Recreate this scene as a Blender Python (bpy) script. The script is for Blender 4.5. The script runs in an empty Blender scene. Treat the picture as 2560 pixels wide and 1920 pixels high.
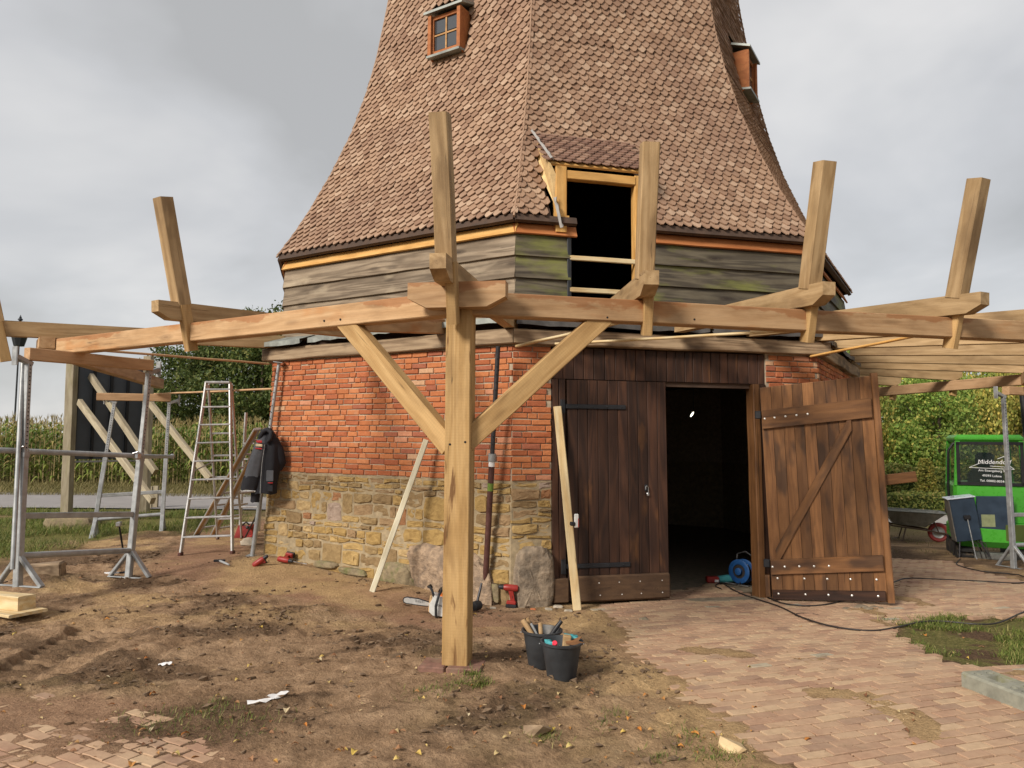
import bpy, bmesh, math, random
import numpy as np
from mathutils import Vector, Matrix
rng = random.Random(11)
nr = np.random.RandomState(5)
scn = bpy.context.scene
col = scn.collection
rad = math.radians

# ---------------------------------------------------------------- camera, sky, sun, exposure
CAMZ, FPX, PIT, ROL = 1.65, 1846.5, 0.074418, 0.0065535
cd = bpy.data.cameras.new('camera'); cam = bpy.data.objects.new('camera', cd); col.objects.link(cam)
cd.sensor_width = 36; cd.lens = FPX * 36 / 2560; cd.clip_end = 2000; cd.clip_start = 0.05
cam.matrix_world = Matrix.Translation((0, 0, CAMZ)) @ Matrix.Rotation(math.pi / 2 + PIT, 4, 'X') @ Matrix.Rotation(ROL, 4, 'Z')
scn.camera = cam
TOSUN = Vector((-0.58, -0.62, 0.53)).normalized()
w = bpy.data.worlds.new('World'); scn.world = w; w.use_nodes = True
nt = w.node_tree; nt.nodes.clear()
def wn(t, **k):
    n = nt.nodes.new(t)
    for a, b in k.items(): setattr(n, a, b)
    return n
out = wn('ShaderNodeOutputWorld'); bg = wn('ShaderNodeBackground'); bg.inputs[1].default_value = 0.1
sky = wn('ShaderNodeTexSky', sky_type='NISHITA', sun_disc=False)
sky.sun_elevation = math.asin(TOSUN.z); sky.sun_rotation = math.atan2(TOSUN.x, TOSUN.y)
tc = wn('ShaderNodeTexCoord'); sep = wn('ShaderNodeSeparateXYZ'); nt.links.new(tc.outputs['Generated'], sep.inputs[0])
zz = wn('ShaderNodeMath', operation='MAXIMUM'); nt.links.new(sep.outputs[2], zz.inputs[0]); zz.inputs[1].default_value = 0.0
za = wn('ShaderNodeMath', operation='ADD'); nt.links.new(zz.outputs[0], za.inputs[0]); za.inputs[1].default_value = 0.32
dx = wn('ShaderNodeMath', operation='DIVIDE'); dy = wn('ShaderNodeMath', operation='DIVIDE')
for d, o in ((dx, 0), (dy, 1)):
    nt.links.new(sep.outputs[o], d.inputs[0]); nt.links.new(za.outputs[0], d.inputs[1])
cmb = wn('ShaderNodeCombineXYZ'); nt.links.new(dx.outputs[0], cmb.inputs[0]); nt.links.new(dy.outputs[0], cmb.inputs[1])
mp = wn('ShaderNodeMapping'); nt.links.new(cmb.outputs[0], mp.inputs[0]); mp.inputs['Scale'].default_value = (1.0, .95, 1); mp.inputs['Location'].default_value = (0.65, 3.3, 0); mp.inputs['Rotation'].default_value = (0, 0, 0.5)
cn = wn('ShaderNodeTexNoise'); nt.links.new(mp.outputs[0], cn.inputs['Vector']); cn.inputs['Scale'].default_value = 1.3; cn.inputs['Detail'].default_value = 5; cn.inputs['Roughness'].default_value = 0.5; cn.inputs['Distortion'].default_value = 0.35
cr = wn('ShaderNodeValToRGB'); nt.links.new(cn.outputs['Fac'], cr.inputs[0])
cr.color_ramp.elements[0].position = 0.36; cr.color_ramp.elements[0].color = (2.45, 2.44, 2.42, 1)
cr.color_ramp.elements[1].position = 0.66; cr.color_ramp.elements[1].color = (3.9, 3.84, 3.78, 1)
e_ = cr.color_ramp.elements.new(0.51); e_.color = (3.1, 3.1, 3.13, 1)
mx = wn('ShaderNodeMix', data_type='RGBA'); mx.inputs[0].default_value = 0.93
nt.links.new(sky.outputs[0], mx.inputs[6]); nt.links.new(cr.outputs[0], mx.inputs[7])
nt.links.new(mx.outputs[2], bg.inputs[0]); nt.links.new(bg.outputs[0], out.inputs[0])
sd = bpy.data.lights.new('sun', 'SUN'); sd.energy = 2.2; sd.angle = rad(16); sd.color = (1.0, 0.93, 0.84)
sun = bpy.data.objects.new('sun', sd); col.objects.link(sun); sun.rotation_euler = TOSUN.to_track_quat('Z', 'Y').to_euler()
vs = scn.view_settings; vs.view_transform = 'Standard'; vs.look = 'None'; vs.gamma = 1; vs.exposure = 1.0; vs.use_curve_mapping = False
scn.cycles.max_bounces = 6; scn.cycles.diffuse_bounces = 3; scn.cycles.glossy_bounces = 2; scn.cycles.transparent_max_bounces = 8
scn.cycles.use_denoising = True

# ---------------------------------------------------------------- picture -> place helpers (u, v in a 2212 x 1659 grid)
VS = 2560 / 2212
def ray(u, v):
    a, b = u * VS - 1280, v * VS - 960; c, s = math.cos(ROL), math.sin(ROL)
    x, y = (c * a + s * b) / FPX, -(-s * a + c * b) / FPX
    return Vector((x, math.cos(PIT) - y * math.sin(PIT), math.sin(PIT) + y * math.cos(PIT)))
EYE = Vector((0, 0, CAMZ))
def at(u, v, Y): d = ray(u, v); return EYE + d * (Y / d.y)
def atz(u, v, z): d = ray(u, v); return EYE + d * ((z - CAMZ) / d.z)
def onpl(u, v, p0, n): d = ray(u, v); return EYE + d * ((Vector(p0) - EYE).dot(n) / d.dot(n))

# ---------------------------------------------------------------- noise and terrain
PERM = nr.permutation(512); GRD = nr.rand(512)
def vn(x, y, seed=0):
    xi = np.floor(x).astype(int); yi = np.floor(y).astype(int); fx = x - xi; fy = y - yi
    fx = fx * fx * (3 - 2 * fx); fy = fy * fy * (3 - 2 * fy)
    h = lambda a, b: GRD[PERM[(PERM[(a + seed * 17) & 511] + b) & 511]]
    return (h(xi, yi) * (1 - fx) + h(xi + 1, yi) * fx) * (1 - fy) + (h(xi, yi + 1) * (1 - fx) + h(xi + 1, yi + 1) * fx) * fy
def fbm(x, y, o=4, seed=0, g=0.5):
    s = 0; a = 1; t = 0
    for i in range(o):
        s = s + a * vn(x * 2 ** i + 13.7 * i, y * 2 ** i - 7.1 * i, seed + i); t += a; a *= g
    return s / t
def sm(a, b, x): t = np.clip((x - a) / (b - a), 0, 1); return t * t * (3 - 2 * t)
TP = np.array([(-.4,5.35,0),(0,7.8,-.10),(1.2,8.1,-.12),(2.5,8.5,-.15),(4.2,8.2,-.12),(-3.3,9.8,.12),(-1.6,8.8,.0),(7.7,11.4,-.25),
 (-4.4,8.6,0),(-4.6,7.1,-.04),(-6.6,12.5,-.02),(0,3,0),(3,5,0),(-3,4,0),(6.5,13,-.3),(9,14.5,-.38),(-4.3,10.3,.03),(0,0,0),(-12,16,0),
 (14,18,-.35),(-22,22,0),(25,25,-.3),(0,40,0),(-40,40,0),(40,40,-.3),(5,7,-.06),(7,8,-.12),(8,5,-.02),(-7,5,0),(0,-6,0),(.7,12.8,-.14)])
def T(x, y):
    x = np.asarray(x, float); y = np.asarray(y, float); s = 0; t = 0
    for a, b, z in TP:
        q = 1 / ((x - a) ** 2 + (y - b) ** 2 + .25) ** 1.5; s = s + q * z; t = t + q
    return s / t
def ground_px(u, v):
    z = 0
    for _ in range(6): p = atz(u, v, z); z = float(T(p.x, p.y))
    return p
def sdf(px, py, poly):
    d = np.full(np.shape(px), 1e9); ins = np.zeros(np.shape(px), bool); n = len(poly)
    for i in range(n):
        ax, ay = poly[i]; bx, by = poly[(i + 1) % n]; ex, ey = bx - ax, by - ay
        t = np.clip(((px - ax) * ex + (py - ay) * ey) / (ex * ex + ey * ey), 0, 1)
        d = np.minimum(d, np.hypot(px - ax - t * ex, py - ay - t * ey))
        c = ((ay > py) != (by > py)); xx = ax + (py - ay) / (ey if abs(ey) > 1e-9 else 1e-9) * ex
        ins ^= c & (px < xx)
    return np.where(ins, -d, d)
CX, CY, TH = 0.75406, 12.84111, 4.5607103
def corner(k, R, z): a = TH + k * math.pi / 4; return Vector((CX + R * math.cos(a), CY + R * math.sin(a), z))
def oct_d(x, y):
    m = np.full(np.shape(x), -1e9)
    for k in range(8):
        a = TH + (k + .5) * math.pi / 4; m = np.maximum(m, (x - CX) * math.cos(a) + (y - CY) * math.sin(a))
    return m
PXP = lambda L: [tuple(ground_px(u, v)[:2]) for u, v in L]
PAVE = PXP([(1262,1316),(1330,1395),(1440,1470),(1500,1550),(1540,1659)]) + [(1.2, 2.6), (8, 2.6), (12, 9)] + PXP([(2212,1255),(2060,1213),(1925,1180),(1760,1190)]) + [(2.2, 9.2), (.8, 8.5)]
PAVEL = PXP([(-60,1500),(150,1490),(330,1520),(500,1590),(640,1670)]) + [(-.5, 2.4), (-5, 2.4)]
LAWN = PXP([(1928,1372),(1950,1345),(2030,1326),(2120,1335),(2230,1330),(2330,1345),(2320,1440),(2200,1440),(2130,1442),(2065,1440),(1990,1405)])
TRK = ground_px(160, 1405)
def masks(x, y):
    d = oct_d(x, y); od = d - 4.55
    n1 = fbm(x * .9, y * .9, 4, 3); n2 = fbm(x * 3.1, y * 3.1, 4, 9)
    pv = 1 - sm(-.12, .12, sdf(x, y, PAVE) + (n2 - .5) * .5)
    pl = 1 - sm(-.12, .12, sdf(x, y, PAVEL) + (n2 - .5) * .5)
    lw = 1 - sm(-.1, .12, sdf(x, y, LAWN) + (n2 - .5) * .45)
    ring = sm(.28, .45, od) * (1 - sm(1.25, 1.5, od + (n2 - .5) * .35)) * (1 - sm(-.6, .6, x - .2)) * sm(-6.5, -5, x)
    verge = np.maximum(sm(-.3, .5, -x - 6.9 - .25 * (11 - y) + (n1 - .5) * 2.5) * sm(8.5, 10.5, y), sm(12.2, 13.6, y) * sm(-.6, .8, -x - 5.4))
    return od, n1, n2, pv, pl, lw, ring, verge
def micro(x, y):
    od, n1, n2, pv, pl, lw, ring, verge = masks(x, y)
    calm = np.clip(np.maximum.reduce([pv, pl * .8, ring, 1 - sm(.2, .5, od) * 1.0]), 0, 1)
    far = 1 - sm(13, 18, np.hypot(x, y))
    xr = x * .8 + y * .6; yr = -x * .6 + y * .8
    r1 = fbm(xr * 1.1, yr * 2.6, 4, 21) - .5
    r2 = 1 - np.abs(2 * fbm(xr * 4, yr * 9, 4, 31) - 1)
    r3 = fbm(x * 22, y * 22, 3, 41) - .5
    lump = np.clip(fbm(x * 7, y * 7, 3, 51) - .55, 0, 1)
    rough = r1 * .085 + (r2 - .75) * .042 + r3 * .03 + lump * .07
    h = rough * (1 - calm) + calm * (r1 * .012 + r3 * .006)
    tx = (x - TRK.x) + (y - TRK.y) * .12; ty = y - TRK.y
    tm = sm(.30, .24, np.abs(tx)) * sm(.75, .6, np.abs(ty))
    tread = np.sin(2 * math.pi * ty / .14 + np.abs(tx) * 8 + np.where(tx > 0, math.pi, 0)) * sm(.02, .06, np.abs(tx))
    h = h * (1 - tm) + tm * (-.03 + .04 * tread)
    h = h + .05 * sm(.42, .30, np.abs(np.abs(tx) - .36)) * sm(.7, .5, np.abs(ty)) * (n2 * 1.4) * (1 - tm)
    for bx, by, r_, a_ in MOUNDS: h = h + a_ * np.exp(-((x - bx) ** 2 + (y - by) ** 2) / r_ ** 2)
    edg = sm(-.40, .08, sdf(x, y, PAVE)) * (x < 2.6)
    h = h + pv * (1 - edg * .7) * (-.014 + .026 * sm(.62, .80, fbm(x * 1.3, y * 1.3, 4, 15))) - pl * .004
    return h * far
MOUNDS = [(*ground_px(95, 1262)[:2], .38, .10), (*ground_px(285, 1262)[:2], .28, .05), (*ground_px(310, 1160)[:2], .5, .07), (*ground_px(1040, 1440)[:2], .35, .05),
          (*ground_px(60, 1230)[:2], .5, .06), (*ground_px(1950, 1160)[:2], .8, .12), (*ground_px(2040, 1165)[:2], .7, .08), (*ground_px(2150, 1190)[:2], .7, .07)]
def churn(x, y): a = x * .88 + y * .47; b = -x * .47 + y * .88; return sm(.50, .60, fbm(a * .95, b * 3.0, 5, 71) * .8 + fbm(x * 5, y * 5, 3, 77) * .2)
def G(x, y): return float(T(x, y) + micro(np.array([float(x)]), np.array([float(y)]))[0])
def gp(u, v, dz=0): p = ground_px(u, v); return Vector((p.x, p.y, G(p.x, p.y) + dz))

# ---------------------------------------------------------------- materials
class N:
    def __init__(s, name, rough=.8, metal=0, spec=.3):
        s.m = bpy.data.materials.new(name); s.m.use_nodes = True; s.t = s.m.node_tree; s.b = s.t.nodes['Principled BSDF']
        s.b.inputs['Roughness'].default_value = rough; s.b.inputs['Metallic'].default_value = metal; s.b.inputs['Specular IOR Level'].default_value = spec
    def n(s, t, **k):
        o = s.t.nodes.new(t)
        for a, b in k.items(): setattr(o, a, b)
        return o
    def put(s, v, sock):
        if hasattr(v, 'is_output'): s.t.links.new(v, sock)
        else: sock.default_value = v if not (isinstance(v, tuple) and len(v) == 3 and sock.type == 'RGBA') else (*v, 1)
    def obj(s): return s.n('ShaderNodeTexCoord').outputs['Object']
    def gen(s): return s.n('ShaderNodeNewGeometry').outputs['Position']
    def attr(s, name): o = s.n('ShaderNodeAttribute'); o.attribute_name = name; return o.outputs['Fac']
    def rnd(s):
        a = s.n('ShaderNodeObjectInfo').outputs['Random']; return s.math('FRACT', s.math('ADD', a, s.attr('rnd')))
    def math(s, op, a, b=0.0, c=None, clamp=False):
        o = s.n('ShaderNodeMath', operation=op); o.use_clamp = clamp; s.put(a, o.inputs[0]); s.put(b, o.inputs[1])
        if c is not None: s.put(c, o.inputs[2])
        return o.outputs[0]
    def vm(s, op, a, b): o = s.n('ShaderNodeVectorMath', operation=op); s.put(a, o.inputs[0]); s.put(b, o.inputs[1]); return o.outputs[0]
    def map(s, v, sc): return s.vm('MULTIPLY', v, sc)
    def off(s, v, k=1.0):
        r = s.rnd(); o = s.n('ShaderNodeCombineXYZ'); s.put(s.math('MULTIPLY', r, 37.0 * k), o.inputs[0]); s.put(s.math('MULTIPLY', r, 11.3 * k), o.inputs[1]); s.put(s.math('MULTIPLY', r, 17.9 * k), o.inputs[2])
        return s.vm('ADD', v, o.outputs[0])
    def noise(s, v, sc, d=4, r=.5, dist=0.0):
        o = s.n('ShaderNodeTexNoise'); s.put(v, o.inputs['Vector']); o.inputs['Scale'].default_value = sc; o.inputs['Detail'].default_value = d; o.inputs['Roughness'].default_value = r; o.inputs['Distortion'].default_value = dist
        return o.outputs['Fac']
    def voro(s, v, sc, f='F1'):
        o = s.n('ShaderNodeTexVoronoi', feature=f); s.put(v, o.inputs['Vector']); o.inputs['Scale'].default_value = sc; return o.outputs['Distance']
    def ramp(s, f, st, interp='LINEAR'):
        o = s.n('ShaderNodeValToRGB'); s.put(f, o.inputs[0]); r = o.color_ramp; r.interpolation = interp
        while len(r.elements) < len(st): r.elements.new(.5)
        for e, (p, c) in zip(r.elements, st):
            e.position = p; e.color = (*c, 1) if isinstance(c, tuple) else (c, c, c, 1)
        return o.outputs[0]
    def mix(s, f, a, b, mode='MIX'):
        o = s.n('ShaderNodeMix', data_type='RGBA', blend_type=mode); s.put(f, o.inputs[0]); s.put(a, o.inputs[6]); s.put(b, o.inputs[7]); return o.outputs[2]
    def hsv(s, c, h=.5, sa=1.0, v=1.0):
        o = s.n('ShaderNodeHueSaturation'); s.put(c, o.inputs['Color']); s.put(h, o.inputs['Hue']); s.put(sa, o.inputs['Saturation']); s.put(v, o.inputs['Value']); return o.outputs[0]
    def vary(s, c, lo=.85, hi=1.15): return s.hsv(c, .5, 1.0, s.math('MULTIPLY_ADD', s.rnd(), hi - lo, lo))
    def col(s, c): s.put(c, s.b.inputs['Base Color']); return s
    def rough(s, f): s.put(f, s.b.inputs['Roughness']); return s
    def bump(s, h, st=.3, d=.01):
        o = s.n('ShaderNodeBump'); o.inputs['Strength'].default_value = st; o.inputs['Distance'].default_value = d; s.put(h, o.inputs['Height']); s.t.links.new(o.outputs[0], s.b.inputs['Normal']); return s
M = {}
def wood(name, c1, c2, c3, stain=None, amt=.55, saw=0, algae=None, lo=.85, hi=1.12, ringw=.55, rough=.72, knots=.5, crack=.75, top=None, streak=None, rs=4.5, rm=46.0):
    s = N(name, rough); v = s.off(s.obj())
    n1 = s.noise(s.map(v, (1.3, 16, 16)), 1, 4, .55, .5)
    n2 = s.noise(s.map(v, (.5, rs, rs)), 1, 2, .5, .5)
    ring = s.math('MULTIPLY_ADD', s.math('SINE', s.math('MULTIPLY', n2, rm)), .5, .5)
    fine = s.noise(s.map(v, (5, 190, 190)), 1, 3, .6)
    f = s.math('ADD', s.math('MULTIPLY', n1, 1 - ringw * .6), s.math('MULTIPLY', ring, ringw * .6))
    c = s.ramp(f, [(.22, c2), (.72, c1)])
    big = s.noise(s.map(v, (.9, 2.2, 2.2)), 1.7, 3)
    if stain: c = s.mix(s.math('MULTIPLY', s.ramp(big, [(amt, 0.0), (amt + .1, 1.0)]), .75), c, stain)
    if knots:
        k = s.voro(s.map(v, (1.3, 5, 5)), 1.15); c = s.mix(s.math('MULTIPLY', s.ramp(k, [(.05, 1.0), (.075, .55), (.10, .75), (.20, 0.0)]), knots), c, c3)
    if algae:
        g = s.noise(s.map(v, (.8, 3, 3)), 1.4, 4, .6); c = s.mix(s.math('MULTIPLY', s.ramp(g, [(algae[1], 0.0), (algae[1] + .16, 1.0)]), algae[2]), c, algae[0])
    c = s.mix(.7, c, s.ramp(s.noise(s.map(v, (1.1, 3.5, 3.5)), 2.3, 6, .65), [(.32, (.66,.62,.58)), (.56, (1.0,1.0,1.0))]), 'MULTIPLY')
    if streak: c = s.mix(s.math('MULTIPLY', s.ramp(s.noise(s.map(v, (1.6, 9, 9)), 1, 4, .6, .6), [(.575, 0.0), (.64, 1.0)]), .85), c, streak)
    if top:
        sp = s.n('ShaderNodeSeparateXYZ'); s.put(s.obj(), sp.inputs[0]); e = s.math('ADD', sp.outputs[2], s.math('MULTIPLY', s.math('SUBTRACT', s.noise(s.map(v, (1.6, 4, 4)), 1, 6, .62), .5), .42)); c = s.mix(s.math('MULTIPLY', s.ramp(e, [(.062, 0.0), (.082, 1.0)]), .6), c, top)
    c = s.mix(.5, c, s.ramp(fine, [(.25, .6), (.7, 1.0)]), 'MULTIPLY')
    if crack: c = s.mix(crack, c, s.ramp(s.noise(s.map(v, (.45, 15, 15)), 1, 2, .5, .8), [(.300, 1.0), (.312, .22), (.324, 1.0)]), 'MULTIPLY')
    if saw:
        o = s.n('ShaderNodeTexWave', wave_type='BANDS', bands_direction='X'); s.put(v, o.inputs['Vector']); o.inputs['Scale'].default_value = 15; o.inputs['Distortion'].default_value = 1.5; o.inputs['Detail Scale'].default_value = 4
        c = s.mix(saw, c, s.ramp(o.outputs['Fac'], [(.0, .45), (.25, 1.0)]), 'MULTIPLY')
        ck = s.noise(s.map(v, (.7, 22, 22)), 1, 3, .6, .4); c = s.mix(.8, c, s.ramp(ck, [(.27, .3), (.33, 1.0)]), 'MULTIPLY')
    s.col(s.vary(c, lo, hi)); s.bump(s.math('ADD', fine, s.math('MULTIPLY', n1, .6)), .35, .003)
    M[name] = s.m; return s.m
wood('timber', (.53,.34,.18), (.42,.25,.12), (.12,.06,.025), stain=(.44,.20,.07), amt=.60, top=(.30,.11,.035))
wood('oak', (.60,.385,.165), (.46,.275,.10), (.12,.06,.02), stain=(.36,.21,.08), amt=.58, saw=.10, streak=(.15,.06,.018), crack=.9)
wood('oak_grey', (.49,.335,.175), (.35,.225,.105), (.12,.07,.03), stain=(.26,.165,.08), amt=.56, crack=.9)
wood('brace_wood', (.55,.355,.155), (.41,.245,.095), (.10,.05,.02), stain=(.17,.10,.045), amt=.66, saw=.12)
wood('formwork', (.60,.385,.215), (.50,.30,.155), (.25,.12,.05), ringw=.3)
wood('pale_pine', (.74,.60,.36), (.66,.47,.23), (.4,.22,.09), ringw=.8)
wood('white_pine', (.80,.74,.56), (.72,.64,.44), (.5,.35,.2), knots=.1)
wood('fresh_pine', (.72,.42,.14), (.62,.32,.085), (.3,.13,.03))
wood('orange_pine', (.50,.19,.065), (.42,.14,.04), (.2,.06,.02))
wood('door_dark', (.085,.038,.021), (.034,.017,.012), (.012,.007,.006), stain=(.20,.088,.032), amt=.66, lo=.65, hi=1.35, rough=.55)
wood('door_warm', (.275,.128,.048), (.135,.060,.024), (.035,.016,.01), stain=(.055,.03,.018), amt=.55, lo=.6, hi=1.2, rough=.55, saw=.1, ringw=.35)
wood('kick_wood', (.13,.075,.04), (.07,.04,.024), (.03,.016,.01), rough=.6, ringw=.3)
wood('weathered', (.31,.24,.165), (.125,.09,.058), (.05,.033,.02), stain=(.42,.34,.235), amt=.60, ringw=.62, rs=7, rm=34.0, knots=.85, crack=1.0)
wood('weathered_green', (.15,.125,.085), (.05,.04,.03), (.03,.02,.015), algae=((.19,.20,.045), .50, .75), ringw=.6, rs=7, rm=34.0, knots=.8, crack=1.0)
wood('old_plate', (.44,.32,.20), (.20,.13,.075), (.06,.035,.02), stain=(.075,.048,.03), amt=.54, ringw=.55, rs=7, rm=34.0, crack=1.0)
wood('sign_wood', (.43,.37,.26), (.33,.275,.185), (.22,.16,.09), algae=((.30,.28,.10), .56, .6))
wood('handle_wood', (.50,.33,.17), (.42,.26,.12), (.3,.18,.08), knots=0)
wood('window_wood', (.46,.17,.055), (.38,.125,.04), (.2,.06,.02), knots=.1)
wood('glazing_wood', (.60,.34,.14), (.52,.28,.10), (.3,.15,.05), knots=0)
def plain(name, c, rough=.5, metal=0, spec=.4, nv=.18, scale=14, bump=0, dirt=None, da=.62, bd=.004):
    s = N(name, rough, metal, spec); v = s.off(s.obj()); n = s.noise(v, scale, 5, .6)
    k = s.ramp(n, [(.3, tuple(x * (1 - nv) for x in c)), (.7, tuple(min(1, x * (1 + nv)) for x in c))])
    if dirt: k = s.mix(s.math('MULTIPLY', s.ramp(s.noise(v, scale * .35, 5, .65), [(da, 0.0), (da + .15, 1.0)]), .8), k, dirt)
    s.col(k); s.rough(s.ramp(n, [(.3, max(0, rough - .12)), (.7, min(1, rough + .12))]))
    if bump: s.bump(n, bump, bd)
    M[name] = s.m; return s.m
plain('galv', (.33,.34,.34), .45, .35, nv=.25, scale=9, dirt=(.28,.24,.18), da=.64)
plain('alu', (.44,.43,.42), .42, .45, nv=.15)
plain('steel', (.5,.5,.5), .3, .9); plain('bolt_metal', (.75,.73,.68), .35, .6)
plain('bar_steel', (.58,.58,.56), .35, .3); plain('black_iron', (.022,.023,.026), .5, .2, bump=.2); plain('hole_black', (.01,.01,.01), .9)
plain('rust_tube', (.085,.035,.028), .5, .2, nv=.3, dirt=(.16,.07,.04), da=.6)
plain('dark_tube', (.045,.042,.045), .45, .4)
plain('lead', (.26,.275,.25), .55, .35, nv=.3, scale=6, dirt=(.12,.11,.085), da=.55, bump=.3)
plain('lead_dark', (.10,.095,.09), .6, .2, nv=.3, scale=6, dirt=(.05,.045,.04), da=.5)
plain('panel_dark', (.07,.082,.098), .55, .1, nv=.15, scale=3); plain('panel_edge', (.012,.014,.017), .6)
plain('red_plastic', (.27,.026,.02), .42); plain('black_plastic', (.016,.016,.018), .5); plain('grey_plastic', (.33,.34,.34), .5); plain('orange_plastic', (.62,.16,.03), .45)
plain('white_plastic', (.66,.66,.63), .42, dirt=(.4,.33,.24), da=.62); plain('blue_plastic', (.012,.065,.20), .4); plain('teal', (.06,.30,.32), .6); plain('bottle_red', (.72,.03,.06), .4)
plain('bucket', (.035,.038,.042), .55, nv=.3, scale=7, dirt=(.20,.18,.15), da=.58, bump=.15)
plain('jacket_black', (.014,.014,.018), .85, nv=.3, scale=20, bump=.3); plain('jacket_grey', (.085,.088,.098), .85, nv=.2, scale=20, bump=.3); plain('jacket_red', (.45,.03,.03), .8); plain('jacket_cream', (.5,.42,.27), .85)
plain('green_paint', (.065,.36,.03), .32, 0, .5, nv=.06, dirt=(.12,.22,.05), da=.7); plain('cab_black', (.012,.012,.013), .5); plain('seat_black', (.013,.014,.015), .65)
plain('rubber', (.02,.019,.018), .8, bump=.4, dirt=(.14,.10,.06), da=.5); plain('barrow_tray', (.20,.20,.18), .45, .55, nv=.25, dirt=(.3,.27,.22), da=.55); plain('barrow_tube', (.10,.065,.045), .5, .3); plain('tyre_red', (.34,.05,.045), .6, dirt=(.2,.1,.06), da=.6)
plain('cabinet_blue', (.030,.050,.078), .45, .1, nv=.2, scale=5, dirt=(.13,.14,.15), da=.58); plain('cabinet_grey', (.16,.145,.125), .55, nv=.2, dirt=(.3,.25,.18), da=.58); plain('cabinet_lid', (.62,.66,.74), .4); plain('cabinet_label', (.26,.29,.15), .6)
plain('concrete', (.235,.23,.18), .9, nv=.3, scale=10, dirt=(.22,.21,.06), da=.53, bump=.6); plain('boulder', (.29,.205,.135), .85, nv=.45, scale=16, dirt=(.15,.11,.08), da=.50, bump=1.0, bd=.03)
plain('boulder_grey', (.235,.18,.125), .85, nv=.4, scale=13, dirt=(.12,.095,.07), da=.48, bump=1.0, bd=.03); plain('moss_stone', (.22,.17,.10), .9, nv=.3, dirt=(.10,.115,.03), da=.52, bump=1.0, bd=.02); plain('pebble', (.36,.31,.24), .8, nv=.3, bump=.2)
plain('cobble', (.20,.16,.11), .85, nv=.35, bump=.4, dirt=(.10,.11,.05), da=.56); plain('earth', (.16,.105,.062), .95, nv=.4, scale=30, bump=1.0); plain('paper', (.72,.71,.70), .8, nv=.1, dirt=(.45,.40,.33), da=.6)
plain('old_brick', (.20,.105,.075), .9, nv=.3, scale=20, bump=.6, dirt=(.22,.16,.10), da=.52); plain('membrane', (.30,.285,.265), .6, nv=.12, bump=.2); plain('cheek_board', (.62,.43,.20), .7, nv=.2)
plain('text_white', (.85,.85,.85), .5, nv=0); plain('text_grey', (.16,.16,.165), .5, nv=0); plain('interior', (.06,.05,.042), .95, nv=.4); plain('soffit', (.07,.042,.028), .85, nv=.4, scale=8); plain('lamp_iron', (.035,.038,.042), .5, .4); plain('cable', (.022,.017,.015), .55)
plain('mortar', (.38,.30,.215), .95, nv=.25, scale=18, bump=.8); plain('mortar_stone', (.31,.24,.145), .95, nv=.3, scale=14, bump=.8); plain('asphalt', (.26,.24,.23), .9, nv=.12, scale=2.5); plain('pale_road', (.47,.43,.38), .9, nv=.15, scale=1.5)
plain('bark', (.10,.075,.052), .95, nv=.4, bump=.6); plain('chip', (.55,.40,.22), .9, nv=.3); plain('reflector_pane', (.30,.33,.35), .12, 0, .6)
def glass(name, c, alpha, rough=.04):
    s = N(name, rough, 0, .6); s.b.inputs['Base Color'].default_value = (*c, 1); s.b.inputs['Alpha'].default_value = alpha; M[name] = s.m
glass('cab_glass', (.03,.05,.045), .22); glass('bottle_clear', (.75,.8,.82), .35, .15)
s = N('window_glass', .06, 0, .7); s.col((.05,.055,.06)); s.b.inputs['Coat Weight'].default_value = .6; M['window_glass'] = s.m
s = N('lamp_glow', .5); s.b.inputs['Emission Color'].default_value = (1, .93, .7, 1); s.b.inputs['Emission Strength'].default_value = 3; M['lamp_glow'] = s.m
# bricks
s = N('brick', .9); v = s.off(s.obj()); r = s.rnd()
c = s.mix(.35, s.ramp(r, [(.0, (.41,.118,.045)), (.16, (.49,.170,.062)), (.30, (.37,.105,.046)), (.44, (.52,.195,.072)), (.6, (.44,.145,.054)), (.72, (.40,.120,.050)), (.82, (.51,.21,.09)), (.90, (.23,.075,.05)), (.955, (.50,.25,.15)), (.985, (.50,.36,.22))], 'CONSTANT'), (.445,.152,.066))
n = s.noise(v, 26, 5, .65); c = s.mix(.55, c, s.ramp(n, [(.3, (.62,.58,.56)), (.65, (1.0,1.0,1.0))]), 'MULTIPLY'); c = s.mix(s.math('MULTIPLY', s.ramp(s.noise(v, 9, 4, .6), [(.6, 0.0), (.72, 1.0)]), .28), c, (.42,.27,.17))
s.col(s.vary(c, .86, 1.12)); s.bump(n, .9, .006); M['brick'] = s.m
# field stones
s = N('field_stone', .92); v = s.off(s.obj()); r = s.rnd()
c = s.ramp(r, [(0, (.36,.235,.085)), (.2, (.30,.205,.095)), (.38, (.42,.285,.115)), (.52, (.26,.175,.085)), (.64, (.38,.25,.095)), (.78, (.32,.21,.11)), (.88, (.44,.31,.15)), (.94, (.33,.16,.075)), (.975, (.36,.27,.21))], 'CONSTANT')
n = s.noise(v, 13, 6, .65, .4); c = s.mix(.75, c, s.ramp(n, [(.28, (.50,.46,.42)), (.62, (1.0,1.0,1.0))]), 'MULTIPLY')
s.col(c); s.bump(n, 1.0, .015); M['field_stone'] = s.m
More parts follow.
